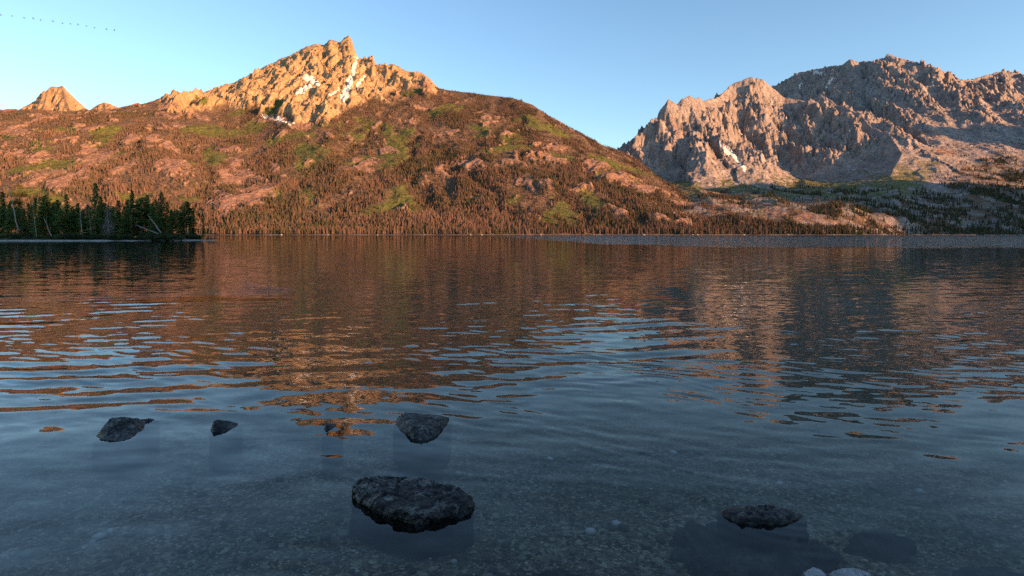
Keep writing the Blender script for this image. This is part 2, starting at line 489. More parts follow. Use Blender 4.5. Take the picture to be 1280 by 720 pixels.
    gx_, gy_ = PX + 24 * fbm(X / 140, Y / 140, 5, 87), py + 12 * fbm(X / 140, Y / 140, 5, 88)
    gul = np.maximum.reduce([stroke(gx_, gy_, g, 10, 5) for g in GUL])
    Z = Z - 17 * gul * edge * (1 - rock) * (1 - sst(0.9, 1.0, t))
    rr_ = fbm(wx / 95, wy / 110, 6, 75, 0.62) + 0.35 * fbm(X / 500, Y / 500, 2, 76)
    q1, q2 = np.quantile(rr_, [0.85, 0.96])
    outc = sst(q1, q2, rr_)
    bare = np.clip(1.25 * bare, 0, 1) * np.clip(0.78 + 1.2 * fbm(X / 38, Y / 60, 5, 73), 0, 1.1) + 0.8 * (1 - rock) * outc * sst(285, 270, py)
    grass = blobs(jx, jy, [(508, 240, 32, 14), (385, 192, 30, 17), (640, 176, 26, 9), (692, 280, 14, 11), (55, 183, 26, 6), (382, 246, 15, 16), (605, 160, 22, 6),
        (265, 195, 22, 9), (250, 126, 14, 6), (345, 132, 12, 5), (500, 205, 22, 7), (630, 250, 24, 8), (455, 170, 26, 7), (160, 245, 30, 9), (700, 195, 22, 6), (45, 242, 40, 9), (740, 262, 20, 7)])
    sx, sy_ = PX + 5 * fbm(X / 30, Y / 40, 4, 77), py + 5 * fbm(X / 30, Y / 40, 4, 78)
    snow = np.maximum.reduce([stroke(sx, sy_, [(445, 72), (442, 90), (437, 104), (433, 113), (429, 123)], 1.5, 4.8), stroke(sx, sy_, [(382, 97), (389, 100), (396, 104)], 3.8, 2.8),
        stroke(sx, sy_, [(386, 108), (379, 112), (372, 117)], 3.5, 2.5), stroke(sx, sy_, [(330, 146), (350, 151), (368, 156)], 2.2, 1.6), stroke(sx, sy_, [(412, 118), (424, 112)], 1.5, 1.5), stroke(sx, sy_, [(455, 96), (446, 110)], 1.2, 2.0)])
    Z = Z + (1 - rock) * sst(0.3, 0.7, bare) * edge * (3 + 9 * (crag + 0.2))
    A = np.clip((1 - rock), 0, 1) * 0.85
    R = np.clip(bare * 1.0, 0, 1) * (1 - snow)
    meadow = sst(0.02, 0.34, fbm(X / 280, Y / 300, 5, 91)) * 0.85 * (1 - rock)
    G = np.clip(np.maximum(grass, meadow) * (1 - gul), 0, 1)
    R = R * (1 - gul)
    me = field_mesh('forested_mountain', X, Y, Z, None)
    cover_attr(me, R, G, snow, A)
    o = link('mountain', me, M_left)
    tag(o, 'tall mountain at left with sunlit jagged golden summit above brown forested slopes', None, None, 'structure')
    dens = (1 - rock) * (1 - sst(0.25, 0.6, R)) * (1 - 0.85 * sst(0.3, 0.6, G))
    patch = sst(-0.05, 0.20, fbm(wx / 150 , wy / 330, 5, 81) + 0.45 * fbm(X / 48, Y / 80, 4, 82) + 0.04)
    patch = np.maximum(patch, gul)
    low = sst(262, 276, py + 10 * nz)
    dens = dens * np.maximum(low * 0.9, 0.05 + 0.95 * patch)
    dens = np.maximum(dens, 0.9 * sst(279, 284, py) * (1 - 0.8 * sst(0.3, 0.6, R)))
    dens = np.where((V > 1.02) | (V < 0.006), 0, dens)
    return X, Y, Z, dens, PX

# --- the rocky massif on the right: ridge lines as (px, py, depth)
RIDGES = [
    # back skyline
    (0.95, 0.9, [(880, 150, 5600), (960, 112, 5200), (985, 96, 5050), (1000, 88, 4980), (1020, 84, 4900), (1040, 80, 4800), (1052, 79, 4740), (1062, 72, 4680), (1072, 75, 4620), (1090, 74, 4520),
        (1103, 69, 4450), (1113, 67, 4400), (1125, 70, 4350), (1150, 80, 4300), (1180, 92, 4300), (1200, 98, 4350), (1215, 97, 4450), (1240, 90, 4550), (1255, 87, 4600), (1270, 90, 4600),
        (1300, 95, 4600), (1400, 105, 4600), (1600, 130, 4600)]),
    # front buttress, front peak and the ridge that falls from it towards the lake
    (1.75, 1.3, [(700, 250, 2900), (768, 192, 3000), (790, 171, 3020), (806, 159, 3050), (820, 148, 3050), (829, 131, 3050), (835, 123, 3050), (841, 125, 3060), (847, 130, 3080), (853, 120, 3090), (862, 117, 3100),
        (871, 119, 3150), (880, 123, 3200), (893, 120, 3350), (905, 112, 3450), (916, 102, 3500), (930, 96, 3500), (940, 94, 3500), (953, 97, 3500), (965, 107, 3500), (980, 119, 3480), (1000, 122, 3440)]),
    (1.25, 0.95, [(1000, 122, 3440), (1012, 124, 3400), (1025, 115, 3350), (1045, 127, 3250), (1075, 139, 3100), (1090, 160, 3000), (1110, 165, 2900), (1128, 190, 2780), (1143, 212, 2690), (1157, 226, 2610), (1146, 241, 2490), (1156, 254, 2390), (1138, 268, 2200)]),
    # ribs
    (1.5, 1.05, [(862, 117, 3100), (867, 137, 3050), (874, 158, 3005)]),
    (1.4, 1.0, [(835, 123, 3050), (838, 148, 2985), (845, 176, 2900), (850, 200, 2820)]),
    (1.3, 1.0, [(806, 159, 3050), (806, 185, 2950), (812, 215, 2800), (822, 240, 2600)]),
    (1.5, 1.2, [(940, 94, 3500), (952, 120, 3430), (968, 150, 3340), (975, 170, 3280)]),
    (1.4, 0.9, [(1110, 165, 2900), (1128, 200, 2700), (1118, 225, 2560), (1112, 245, 2440)]),
    # spurs of the back wall
    (0.95, 0.62, [(1113, 67, 4600), (1135, 100, 4250), (1160, 130, 3950), (1185, 165, 3600), (1200, 200, 3250), (1205, 235, 2800)]),
    (0.95, 0.62, [(1180, 92, 4450), (1205, 120, 4100), (1235, 150, 3700), (1262, 185, 3300), (1290, 230, 2700)]),
    (0.95, 0.62, [(1062, 72, 4600), (1075, 100, 4300), (1090, 130, 4000), (1120, 150, 3700), (1160, 178, 3450), (1190, 205, 3150)]),
    (0.95, 0.62, [(1255, 87, 4700), (1285, 120, 4200), (1320, 160, 3600), (1360, 210, 2900)]),
    # low wooded hills at the foot
    (0.42, 0.5, [(840, 262, 2500), (880, 256, 2420), (930, 252, 2380), (970, 258, 2300), (1000, 265, 2150), (1040, 271, 2050), (1090, 280, 1900), (1130, 286, 1740)]),
    # rocky spurs that run out from the cliffs towards the shore
    (0.55, 0.5, [(856, 236, 2650), (866, 250, 2400), (884, 265, 2120), (890, 278, 1850)]),
    (0.5, 0.5, [(918, 232, 2750), (930, 246, 2480), (958, 262, 2180), (970, 277, 1850)]),
    (0.5, 0.5, [(1004, 238, 2750), (1012, 250, 2480), (1030, 266, 2130), (1045, 280, 1820)]),
    (0.55, 0.5, [(1112, 243, 2480), (1122, 258, 2200), (1118, 276, 1900)]),
    (0.55, 0.5, [(1205, 228, 2850), (1215, 245, 2500), (1210, 265, 2100)]),
    (0.40, 0.5, [(900, 240, 2700), (960, 245, 2650), (1020, 250, 2600), (1080, 252, 2500), (1140, 250, 2450)]),
]

def build_right():
    px = np.arange(690, 1560, 1.0)
    y = np.concatenate([np.linspace(1480, 2300, 190), np.linspace(2304, 3620, 420), np.linspace(3625, 5750, 300)])
    PX, Y = np.meshgrid(px, y)
    X = (PX - CX) / F * Y
    wx = X + 60 * fbm(X / 260, Y / 260, 4, 103); wy = Y + 60 * fbm(X / 260, Y / 260, 4, 109)
    wx = wx + 42 * fbm(X / 85, Y / 85, 4, 113, 0.6); wy = wy + 42 * fbm(X / 85, Y / 85, 4, 119, 0.6)
    sh = shore_at(PX)
    Z = 0.36 * (Y - sh - 250) * sst(1000, 1180, PX) + 0.16 * (Y - sh) * (1 - sst(1000, 1180, PX))
    Z = np.minimum(Z, 620) * sst(0, 60, Y - sh) - 2 + 3 * sst(-10, 30, Y - sh)
    base = Z.copy(); Z = Z - 400
    near = np.full(X.shape, 1e9)
    for s1, s2, pts in RIDGES:
        P = [W(*p) for p in pts]
        for (ax, ay, az_), (bx, by, bz) in zip(P[:-1], P[1:]):
            dx, dy = bx - ax, by - ay
            L2 = dx * dx + dy * dy
            # exact position near the crest, warped further away
            t0 = np.clip(((X - ax) * dx + (Y - ay) * dy) / L2, 0, 1)
            d0 = np.hypot(X - ax - t0 * dx, Y - ay - t0 * dy)
            k = sst(4, 70, d0)
            qx = X + (wx - X) * k; qy = Y + (wy - Y) * k
            t = np.clip(((qx - ax) * dx + (qy - ay) * dy) / L2, 0, 1)
            d = np.hypot(qx - ax - t * dx, qy - ay - t * dy)
            side = np.where(dx * (qy - ay - t * dy) - dy * (qx - ax - t * dx) > 0, s2, s1)
            z = az_ + (bz - az_) * t - side * d * (1.12 - 0.22 * sst(0, 500, d))
            Z = np.maximum(Z, z)
            near = np.minimum(near, d0)
    dz = Z - base                                                   # cliffs run out into talus instead of meeting the slope at an edge
    Z = base + 95 * np.log1p(np.exp(np.clip((dz - 18) / 95, -20, 20))) * sst(30, 260, Y - sh)
    high = 0.12 + 0.88 * sst(30, 170, dz)
    crag = ridged(wx / 150, wy / 190, 6, 121, 0.6)
    spur = ridged((wx - 0.4 * wy) / 330, wy / 520, 4, 131)
    fine = ridged(wx / 40, wy / 52, 4, 133, 0.62)
    off = sst(5, 90, near)
    hf = 0.25 + 0.75 * sst(60, 400, Z)
    Z = Z + (0.15 + 0.85 * off) * high * (12 + 24 * hf) * (crag - 0.12) + (0.1 + 0.9 * off) * high * (8 + 40 * hf) * (ridged(wx / 115 + 0.4 * fbm(X / 200, Y / 200, 3, 147), wy / 400, 5, 148, 0.55) - 0.1) + off * high * 40 * hf * (spur - 0.15) + (0.4 + 0.6 * off) * high * (5 + 14 * hf) * fine + off * high * (6 + 22 * hf) * (ridged(X / 85, Y / 75, 4, 137, 0.6) - 0.1)
    led, ch, blk = crisp(X, Y, Z, 145, -0.3, 40.0)
    Z = Z + (0.15 + 0.85 * off) * high * (0.25 + 0.75 * hf) * (18 * led - 42 * ch + 5 * blk)
    Z = Z + sst(20, 90, Y - sh) * 8 * fbm(X / 60, Y / 60, 4, 141)
    Z[0, :] = -4
    py = HY - F * (Z - CAMH) / Y
    gy = np.gradient(Z, axis=0) / np.gradient(Y, axis=0)
    gx = np.gradient(Z, axis=1) / np.maximum(np.gradient(X, axis=1), 0.1)
    steep = np.hypot(gx, gy)
    nz = fbm(X / 80, Y / 80, 4, 150)
    veg = sst(0.95, 0.55, steep + 0.5 * nz) * (0.35 + 0.65 * sst(150, 230, py))
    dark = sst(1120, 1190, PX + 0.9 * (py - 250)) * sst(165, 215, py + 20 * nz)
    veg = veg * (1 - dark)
    jx, jy = PX + 18 * nz, py + 9 * nz
    bare = blobs(jx, jy, [(838, 255, 14, 5), (855, 250, 12, 5), (1010, 272, 26, 6), (965, 263, 22, 5), (1045, 279, 14, 4), (925, 258, 18, 4), (890, 240, 16, 4), (1150, 165, 30, 5), (1180, 190, 20, 5)])
    bare = np.maximum(bare, 0.62 * blobs(jx, jy, [(845, 175, 45, 50), (895, 200, 26, 36), (1090, 205, 36, 34), (1030, 138, 16, 18), (955, 105, 22, 10)]) * sst(-0.25, 0.2, fbm(X / 160, Y / 160, 4, 157)))  # rosy tint painted on the faces where warm sunlight falls
    sx, sy_ = PX + 5 * fbm(X / 30, Y / 40, 4, 77), py + 5 * fbm(X / 30, Y / 40, 4, 78)
    snow = np.maximum.reduce([stroke(sx, sy_, [(899, 179), (906, 184), (912, 190)], 3.0, 3.6), stroke(sx, sy_, [(912, 190), (922, 200), (932, 213)], 2.4, 1.4),
        stroke(sx, sy_, [(1018, 90), (1030, 93)], 1.4, 1.0), stroke(sx, sy_, [(1003, 103), (998, 110)], 1.2, 1.0), stroke(sx, sy_, [(1040, 97), (1034, 108)], 1.0, 1.0)])
    G = np.clip(veg * 0.62, 0, 1)
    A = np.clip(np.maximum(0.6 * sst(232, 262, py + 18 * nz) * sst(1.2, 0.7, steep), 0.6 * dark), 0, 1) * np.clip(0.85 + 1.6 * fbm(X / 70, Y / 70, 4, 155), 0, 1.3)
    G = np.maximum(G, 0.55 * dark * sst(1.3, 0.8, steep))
    me = field_mesh('rocky_massif', X, Y, Z, None)
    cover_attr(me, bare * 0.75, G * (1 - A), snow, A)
    o = link('mountain', me, M_right)
    tag(o, 'grey craggy mountain massif at right with gullies and red sunlit buttresses', None, None, 'structure')
    dens = sst(228, 262, py + 12 * nz) * sst(1.25, 0.7, steep) * (1 - sst(0.3, 0.6, bare)) * (0.04 + 0.96 * sst(0.04, 0.28, fbm(X / 100, Y / 150, 5, 161)))
    dens = np.maximum(dens * (1 - 0.6 * dark), 0.4 * dark * sst(-0.1, 0.2, fbm(X / 120, Y / 120, 3, 163)))
    dens = np.maximum(dens, 0.5 * sst(282, 288, py))
    dens = np.where((Y < sh + 8) | (Y > 3300), 0, dens)
    return X, Y, Z, dens, PX

def build_far():
    pts = [(-40, 160, 5600), (10, 142, 5600), (26, 136, 5600), (38, 129, 5600), (48, 123, 5600), (57, 115, 5600), (62, 109, 5600), (66, 108, 5600), (72, 109, 5600), (78, 107, 5600),
           (83, 112, 5600), (90, 119, 5600), (98, 127, 5600), (106, 134, 5600), (112, 138, 5600), (117, 134, 5600), (124, 130, 5600), (131, 128, 5600), (138, 130, 5600), (147, 134, 5600), (165, 142, 5600), (220, 160, 5600)]
    px = np.arange(-60, 240, 0.8)
    y = np.linspace(4900, 5900, 420)
    PX, Y = np.meshgrid(px, y); X = (PX - CX) / F * Y
    Z = np.full(X.shape, -1e9); near = np.full(X.shape, 1e9)
    P = [W(*p) for p in pts]
    ribs = [[W(78, 107, 5600), W(84, 128, 5350), W(92, 150, 5000)], [W(62, 109, 5600), W(56, 130, 5350), W(50, 150, 5000)], [W(131, 128, 5600), W(134, 145, 5300)]]
    for Q in [P] + ribs:
        for (ax, ay, a2), (bx, by, b2) in zip(Q[:-1], Q[1:]):
            dx, dy = bx - ax, by - ay
            t = np.clip(((X - ax) * dx + (Y - ay) * dy) / (dx * dx + dy * dy), 0, 1)
            d = np.hypot(X - ax - t * dx, Y - ay - t * dy)
            Z = np.maximum(Z, a2 + (b2 - a2) * t - 1.75 * d); near = np.minimum(near, d)
    off = 0.08 + 0.92 * sst(3, 55, near)
    Z = Z + off * (70 * (ridged(X / 130, Y / 300, 6, 201) - 0.1) + 22 * ridged(X / 45, Y / 60, 4, 205))
    led, ch, blk = crisp(X, Y, Z, 211, 0.2, 45.0)
    Z = Z + off * (22 * led - 45 * ch + 8 * blk)
    Z = np.maximum(Z, 300)
    me = field_mesh('distant_summit', X, Y, Z, None)
    z = np.zeros_like(X)
    cover_attr(me, z + 0.42, z, z, z)
    tag(link('mountain', me, M_left), 'distant twin pointed rocky peak glowing pink behind the left ridge', None, None, 'structure')

LX, LY, LZ, LD, LPX = build_left()
RX, RY, RZ, RD, RPX = build_right()
build_far()

# --- unseen land behind and beside the camera, placed and sized for the shade it casts
def mound(name, cx, cy, rx, ry, h, rot, label, seed):
    n = 90
    a = np.linspace(-1.2, 1.2, n)
    U, V = np.meshgrid(a, a)
    r = np.sqrt(U ** 2 + V ** 2)
    nz = fbm(U * 3 + seed, V * 3, 4, seed)
    Z = h * sst(1.05, 0.15, r + 0.12 * nz) * (1 + 0.25 * nz) - 3
    c, s = math.cos(rot), math.sin(rot)
    X = cx + U * rx * c - V * ry * s; Y = cy + U * rx * s + V * ry * c
    me = field_mesh(name, X, Y, Z, None)
    z = np.zeros_like(X)
    cover_attr(me, z, z + 0.1, z, z + 1.0)
    return tag(link('hill', me, M_left), label, None, None, 'structure')
mound('shade_hill', 205, -70, 300, 85, 78, math.radians(60), 'unseen wooded hill behind the near shore, shaped to keep it in shade', 301)  # out of view, sized to keep direct sun off foreground and point
mound('shade_bank', 0, -44, 150, 36, 24, math.radians(4), 'unseen bank added right behind the near shore to darken the rock fronts', 305)  # added out of view so rock faces turned to it go dark
mound('shade_ridge', 2950, 1150, 900, 400, 560, math.radians(60), 'long unseen ridge beyond the right edge of the lake, shaped to shade the lower slopes', 311)  # out of view, height set by the shadow wanted on the lower right slopes
mound('shade_ridge', 3650, 2550, 720, 420, 820, math.radians(60), 'higher unseen ridge beyond the right edge, added for its shadow on the slopes', 313)  # added out of view to carry that shadow farther up the slopes

# ------------------------------------------------------------------ lake bed, water
def bed_z(X, Y):
    yy = Y + 0.22 * np.clip(X, -3, 4) * sst(14, 3, Y)
    return np.interp(yy, [-6, 0.8, 1.6, 2.6, 3.4, 4.6, 6.5, 10, 20, 60, 200, 1300, 1490, 1560],
                         [1.3, 0.12, -0.03, -0.16, -0.27, -0.42, -0.75, -1.5, -3.2, -8, -20, -20, -4, -3])
def build_bed():
    ys = np.concatenate([np.linspace(-6, 1.4, 40), 1.4 * (8 / 1.4) ** np.linspace(0.004, 1, 420), 8 * (1580 / 8) ** np.linspace(0.02, 1, 90)])
    us = np.concatenate([np.linspace(-4.5, -1.42, 30), np.linspace(-1.4, 1.4, 640), np.linspace(1.42, 4.5, 30)])
    U, Y = np.meshgrid(us, ys)
    X = U * (np.maximum(Y, 0) + 4)
    Z = bed_z(X, Y)
    near = sst(14, 6, Y)
    Z = Z + near * (0.05 * fbm(X / 0.8, Y / 0.8, 4, 401) + 0.010 * np.abs(fbm(X / 0.09, Y / 0.09, 3, 405)))
    me = field_mesh('lake_bed', X, Y, Z, None)
    tag(link('lake_bed', me, M_bed), 'dark gravel lake bed seen through the clear shallow water', None, None, 'structure')
build_bed()

def build_water():
    yp = np.concatenate([np.array([HY + 0.62, HY + 0.75, HY + 0.95]), np.arange(HY + 1.3, HY + 12, 0.35), np.arange(HY + 12, 735, 0.5), 735 + np.cumsum(np.linspace(1, 30, 50))])
    yr = CAMH * F / (yp - HY)
    px = np.concatenate([np.arange(-2200, -200, 40.0), np.arange(-200, 1481, 1.4), np.arange(1484, 3500, 40.0)])
    PX, Y = np.meshgrid(px, yr)
    X = (PX - CX) / F * (Y + 1.2 * np.exp(-Y / 3.0))
    dY = np.abs(np.gradient(Y, axis=0))
    dX = np.abs(np.gradient(X, axis=1))
    Z = np.zeros_like(X)
    rg = np.random.default_rng(5)
    env = np.clip(0.75 + 1.1 * fbm(X / 7, Y / 3.2, 3, 501), 0.15, 1.9)
    env2 = np.clip(0.7 + 1.4 * fbm(X / 4, Y / 2.0, 3, 511), 0.1, 2.0)
    calm = (0.40 + 0.60 * sst(3.8, 6.0, Y)) * (0.45 + 0.55 * np.maximum(sst(14, 8, Y), sst(0.12, 0.4, fbm(X / 5, Y / 9, 3, 551))))
    wob = 0.35 * fbm(X / 2.6, Y / 2.2, 3, 521)
    wob2 = 0.12 * fbm(X / 0.8, Y / 0.7, 3, 523)
    still = 0.88 - 0.55 * np.exp(-((PX - 405) / 95) ** 2) * sst(3.6, 4.4, Y) * sst(9, 6.5, Y)
    calm = calm * still
    envL = env * (1 + 0.55 * sst(430, 120, PX))
    comps = []
    for k in range(16):                                  # the long-crested train coming in from the left
        lam = 0.40 * 1.9 ** rg.random(); comps.append((lam, math.radians(rg.normal(17, 8)), 0.034 / 4, envL))
    for k in range(14):                                  # a second, shorter train from the right
        lam = 0.13 * 3.2 ** rg.random(); comps.append((lam, math.radians(rg.normal(-12, 17)), 0.036 / 3.7, env2))
    for k in range(10):
        lam = 0.9 * 3 ** rg.random(); comps.append((lam, math.radians(rg.normal(0, 16)), 0.007 / 3.2, env))
    for lam, th, sl, e in comps:
        k = 2 * math.pi / lam
        ph = rg.random() * 6.28
        ww = (wob if lam > 0.45 else wob + wob2)
        fade = sst(2.5, 6.0, lam / np.maximum(dY, 1e-6)) 
        Z += sl / k * 1.414 * fade * e * calm * np.sin(k * (-math.sin(th) * X + math.cos(th) * (Y + ww)) + ph)
    # rings spreading from the boulder that breaks the surface
    c = ground_pt(975, 622)
    r = np.hypot(X - c.x, Y - c.y)
    Z += 0.00022 * np.clip(0.5 + 2 * fbm(X / 0.5, Y / 0.5, 3, 531), 0, 1.6) * np.sin(2 * math.pi * (r + 0.25 * wob2) / 0.085) * np.exp(-((r - 0.40) / 0.28) ** 2) * sst(2.5, 6, 0.085 / np.maximum(dY, 1e-6))
    nr, nc = X.shape
    me = np_mesh('lake_water', np.stack([X, Y, Z], -1).reshape(-1, 3), [grid_faces(nr, nc)[:, ::-1]])
    py = HY + F * CAMH / Y
    edge = HY + np.interp(PX, [300, 500, 620, 680, 760, 900, 1300], [0.4, 1.2, 3.2, 6.5, 11.5, 15, 16])
    n = fbm(X / (0.12 * Y + 3), np.log(Y) * 3.5, 4, 541)
    wind = sst(2.0, -1.5, py - edge + 3.0 * n) * sst(430, 800, PX) 
    at = me.attributes.new('wind', 'FLOAT', 'POINT')
    at.data.foreach_set('value', wind.astype(np.float32).ravel())
    tag(link('lake', me, M_water), 'calm dark lake with ripples mirroring the mountains', None, None, 'structure')
build_water()

# ------------------------------------------------------------------ the strip of beach along the far shore
def build_beach():
    px = np.arange(180, 1090, 2.0)
    sh = shore_at(px)
    rows = []
    for off, z in ((-14, -0.6), (-9, 0.5), (-4, 0.8), (4, 1.3), (14, 1.6), (22, -2.0)):
        w = np.clip(0.75 + 1.3 * fbm(px / 26, px * 0 + 0.3, 4, 601) + 0.4 * fbm(px / 5, px * 0 + off, 2, 603), -0.3, 1.6)
        Y = sh + off
        rows.append(np.stack([(px - CX) / F * Y, Y, z * w if z > 0 else np.full_like(px, z)], -1))
    V = np.stack(rows, 0)
    me = np_mesh('far_beach', V.reshape(-1, 3), [grid_faces(len(rows), len(px))])
    tag(link('beach', me, M_sand), 'thin pale sandy beach along the foot of the far forest', None, None, 'structure')
build_beach()

def shore_boulders():
    bm = bmesh.new(); bmesh.ops.create_icosphere(bm, subdivisions=3, radius=1)
    for v in bm.verts:
        v.co *= 1 + 0.35 * mnoise.noise(v.co * 1.3) + 0.12 * mnoise.noise(v.co * 3.7)
        v.co.z *= 0.7
    me = bm_mesh(bm, 'boulder'); me.materials.append(M_pale)
    r = random.Random(31)
    for i, q in enumerate([296, 338, 352, 410, 451, 472, 530, 588, 602, 676, 720, 748, 805, 866, 872, 930, 985, 1042]):
        Y = float(shore_at(np.array(q))) - r.uniform(6, 11); sc_ = r.uniform(1.0, 2.4)
        o = bpy.data.objects.new('boulder', me); COL.objects.link(o)
        o.location = ((q - CX) / F * Y, Y, 0.5); o.scale = (sc_ * r.uniform(1, 1.8), sc_, sc_); o.rotation_euler = (0, 0, r.uniform(0, 6))
        tag(o, 'tiny pale boulder lying at the waterline of the far shore', 'boulder', 'boulders along the far shore')
# ------------------------------------------------------------------ conifers
def conifer_far(name, seed, h=1.0, w=0.15, tiers=9, sides=8):
    """small far-off conifer, unit height: ragged tiers round a stem, crown and stem in one mesh"""
    r = random.Random(seed)
    V, T = [], []
    for k in range(tiers):
        f = k / tiers
        zt = 0.12 + 0.88 * (f + 1.7 / tiers); zb = 0.10 + 0.88 * f * 0.98
        R = w * (1 - f) ** 0.8 * r.uniform(0.8, 1.15) + 0.008
        ox, oy = r.uniform(-.012, .012), r.uniform(-.012, .012)
        c = len(V); V.append((ox, oy, min(zt, 1.0)))
        a0 = r.random() * 6.28
        for s in range(sides * 2):
            a = a0 + s * math.pi / sides
            q = R * (r.uniform(0.85, 1.25) if s % 2 == 0 else r.uniform(0.35, 0.65))
            V.append((ox + q * math.cos(a), oy + q * math.sin(a), zb + (r.uniform(-0.03, 0.0) if s % 2 == 0 else 0.025)))
        for s in range(sides * 2):
            T.append((c, c + 1 + s, c + 1 + (s + 1) % (sides * 2)))
    b = len(V)
    for z, q in ((-0.04, 0.016), (0.5, 0.01)):
        for s in range(4): V.append((q * math.cos(s * 1.571), q * math.sin(s * 1.571), z))
    Q = [(b + s, b + (s + 1) % 4, b + 4 + (s + 1) % 4, b + 4 + s) for s in range(4)]
    me = np_mesh(name, np.array(V), [np.array(T), np.array(Q)], smooth=False)
    me.materials.append(M_far_tree)
    return me

far_meshes = [conifer_far('distant_conifer', s, w=w) for s, w in ((1, 0.15), (2, 0.12), (3, 0.18), (4, 0.135))]
far_protos = []
lab_far = 'reddish brown conifer standing in the front row along the far shore'
shore_px = []
p = 262.0
while p < 1125 and len(shore_px) < 270:
    shore_px.append(p); p += random.uniform(1.8, 4.6)
for i, q in enumerate(shore_px):
    o = bpy.data.objects.new('conifer', far_meshes[i % 4])
    Yq = float(shore_at(np.array(q))) + random.uniform(-4, 14)
    s = random.uniform(12, 23)
    o.location = ((q - CX) / F * Yq, Yq, 1.5)
    ws = s * random.uniform(0.85, 1.25)
    o.scale = (ws, ws, s)
    o.rotation_euler = (random.uniform(-.03, .03), random.uniform(-.03, .03), random.uniform(0, 6.28))
    COL.objects.link(o)
    tag(o, lab_far, 'tree', 'conifers along the far shore')
    if i < 4: far_protos.append(o)

def scatter(X, Y, Z, dens, n, hmin, hmax, seed):
    rg = np.random.default_rng(seed)
    dx = np.gradient(X, axis=1); dy = np.gradient(Y, axis=0)
    w = (dens * np.abs(dx * dy)).ravel()
    w = w / w.sum()
    idx = rg.choice(len(w), size=n, p=w)
    nr, nc = X.shape
    r, c = idx // nc, idx % nc
    r = np.clip(r, 0, nr - 2); c = np.clip(c, 0, nc - 2)
    a, b = rg.random(n), rg.random(n)
    def L(A): return (A[r, c] * (1 - a) + A[r + 1, c] * a) * (1 - b) + (A[r, c + 1] * (1 - a) + A[r + 1, c + 1] * a) * b
    P = np.stack([L(X), L(Y), L(Z) - 0.4], -1)
    h = hmin + (hmax - hmin) * rg.random(n) ** 1.3
    h = h * (1 - 0.45 * np.clip((P[:, 2] - 120) / 600, 0, 1))
    return P, h

def forest(name, P, h, label, seed):
    rg = np.random.default_rng(seed)
    n = len(P)
    me = bpy.data.meshes.new(name)
    me.vertices.add(n)
    me.vertices.foreach_set('co', P.astype(np.float32).ravel())
    wd = h * (0.8 + 0.5 * rg.random(n))
    for nm, typ, key, arr in (('size', 'FLOAT_VECTOR', 'vector', np.stack([wd, wd, h], -1)), ('turn', 'FLOAT', 'value', rg.random(n) * 6.28), ('variant', 'INT', 'value', rg.integers(0, 4, n))):
        at = me.attributes.new(nm, typ, 'POINT')
        at.data.foreach_set(key, (arr.astype(np.int32) if typ == 'INT' else arr.astype(np.float32)).ravel())
    o = link(name, me)
    tag(o, label, 'forest', None, 'stuff')
    ng = bpy.data.node_groups.new(name + '_nodes', 'GeometryNodeTree')
    ng.interface.new_socket('Geometry', in_out='INPUT', socket_type='NodeSocketGeometry')
    ng.interface.new_socket('Geometry', in_out='OUTPUT', socket_type='NodeSocketGeometry')
    N = ng.nodes; lk = ng.links.new
    gi, go = N.new('NodeGroupInput'), N.new('NodeGroupOutput')
    jn = N.new('GeometryNodeJoinGeometry')
    def attr(nm, typ):
        a = N.new('GeometryNodeInputNamedAttribute'); a.data_type = typ; a.inputs['Name'].default_value = nm
        return a.outputs['Attribute']
    sz, tn, va = attr('size', 'FLOAT_VECTOR'), attr('turn', 'FLOAT'), attr('variant', 'INT')
    cb = N.new('ShaderNodeCombineXYZ'); lk(tn, cb.inputs[2])
    for k in range(4):
        oi = N.new('GeometryNodeObjectInfo'); oi.inputs['Object'].default_value = far_protos[k]
        oi.inputs['As Instance'].default_value = True
        oi.transform_space = 'ORIGINAL'
        cp = N.new('FunctionNodeCompare'); cp.data_type = 'INT'; cp.operation = 'EQUAL'
        lk(va, cp.inputs[2]); cp.inputs[3].default_value = k
        ip = N.new('GeometryNodeInstanceOnPoints')
        lk(gi.outputs[0], ip.inputs['Points']); lk(oi.outputs['Geometry'], ip.inputs['Instance'])
        lk(cp.outputs[0], ip.inputs['Selection']); lk(cb.outputs[0], ip.inputs['Rotation']); lk(sz, ip.inputs['Scale'])
        lk(ip.outputs[0], jn.inputs[0])
    lk(jn.outputs[0], go.inputs[0])
    md = o.modifiers.new('trees', 'NODES'); md.node_group = ng
    return o

P1, h1 = scatter(LX, LY, LZ, LD, 98000, 9.5, 19, 21)
P2, h2 = scatter(RX, RY, RZ, RD, 24000, 9, 18, 22)
forest('forest', np.concatenate([P1, P2]), np.concatenate([h1, h2]), 'thousands of distant conifers covering the mountain slopes above the far shore', 23)
del LX, LY, LZ, LD, RX, RY, RZ, RD

# ------------------------------------------------------------------ the wooded point on the left
PT_Y0 = 128.0
def point_ground():
    us = np.linspace(-260, 20, 300); vs = np.linspace(-12, 75, 110)
    U, V = np.meshgrid(us, vs)                     # U along X measured from the tip, V back from the shore
    X = -74 + U - 0.95 * np.maximum(V, 0); Y = PT_Y0 + 2.5 * np.sin(U / 17) + 1.2 * np.sin(U / 6.1) + V + 10 * sst(-26, 6, U)
    edge = np.minimum.reduce([(V + 0.3) / 2.6, -(U - 1.5) / 7.0, (70 - V) / 12.0])
    Z = np.clip(edge, -1, 1.0) * 0.42 + 0.55 * sst(1, 4, edge) - 12 * sst(-0.2, -1.0, edge) + 0.14 * fbm(X / 3, Y / 3, 4, 701) * sst(-0.5, 0.4, edge)
    me = field_mesh('wooded_point', X, Y, Z, None)
    tag(link('shore', me, M_duff), 'low wooded point with a pale gravel edge reaching into the lake', None, None, 'structure')
point_ground()

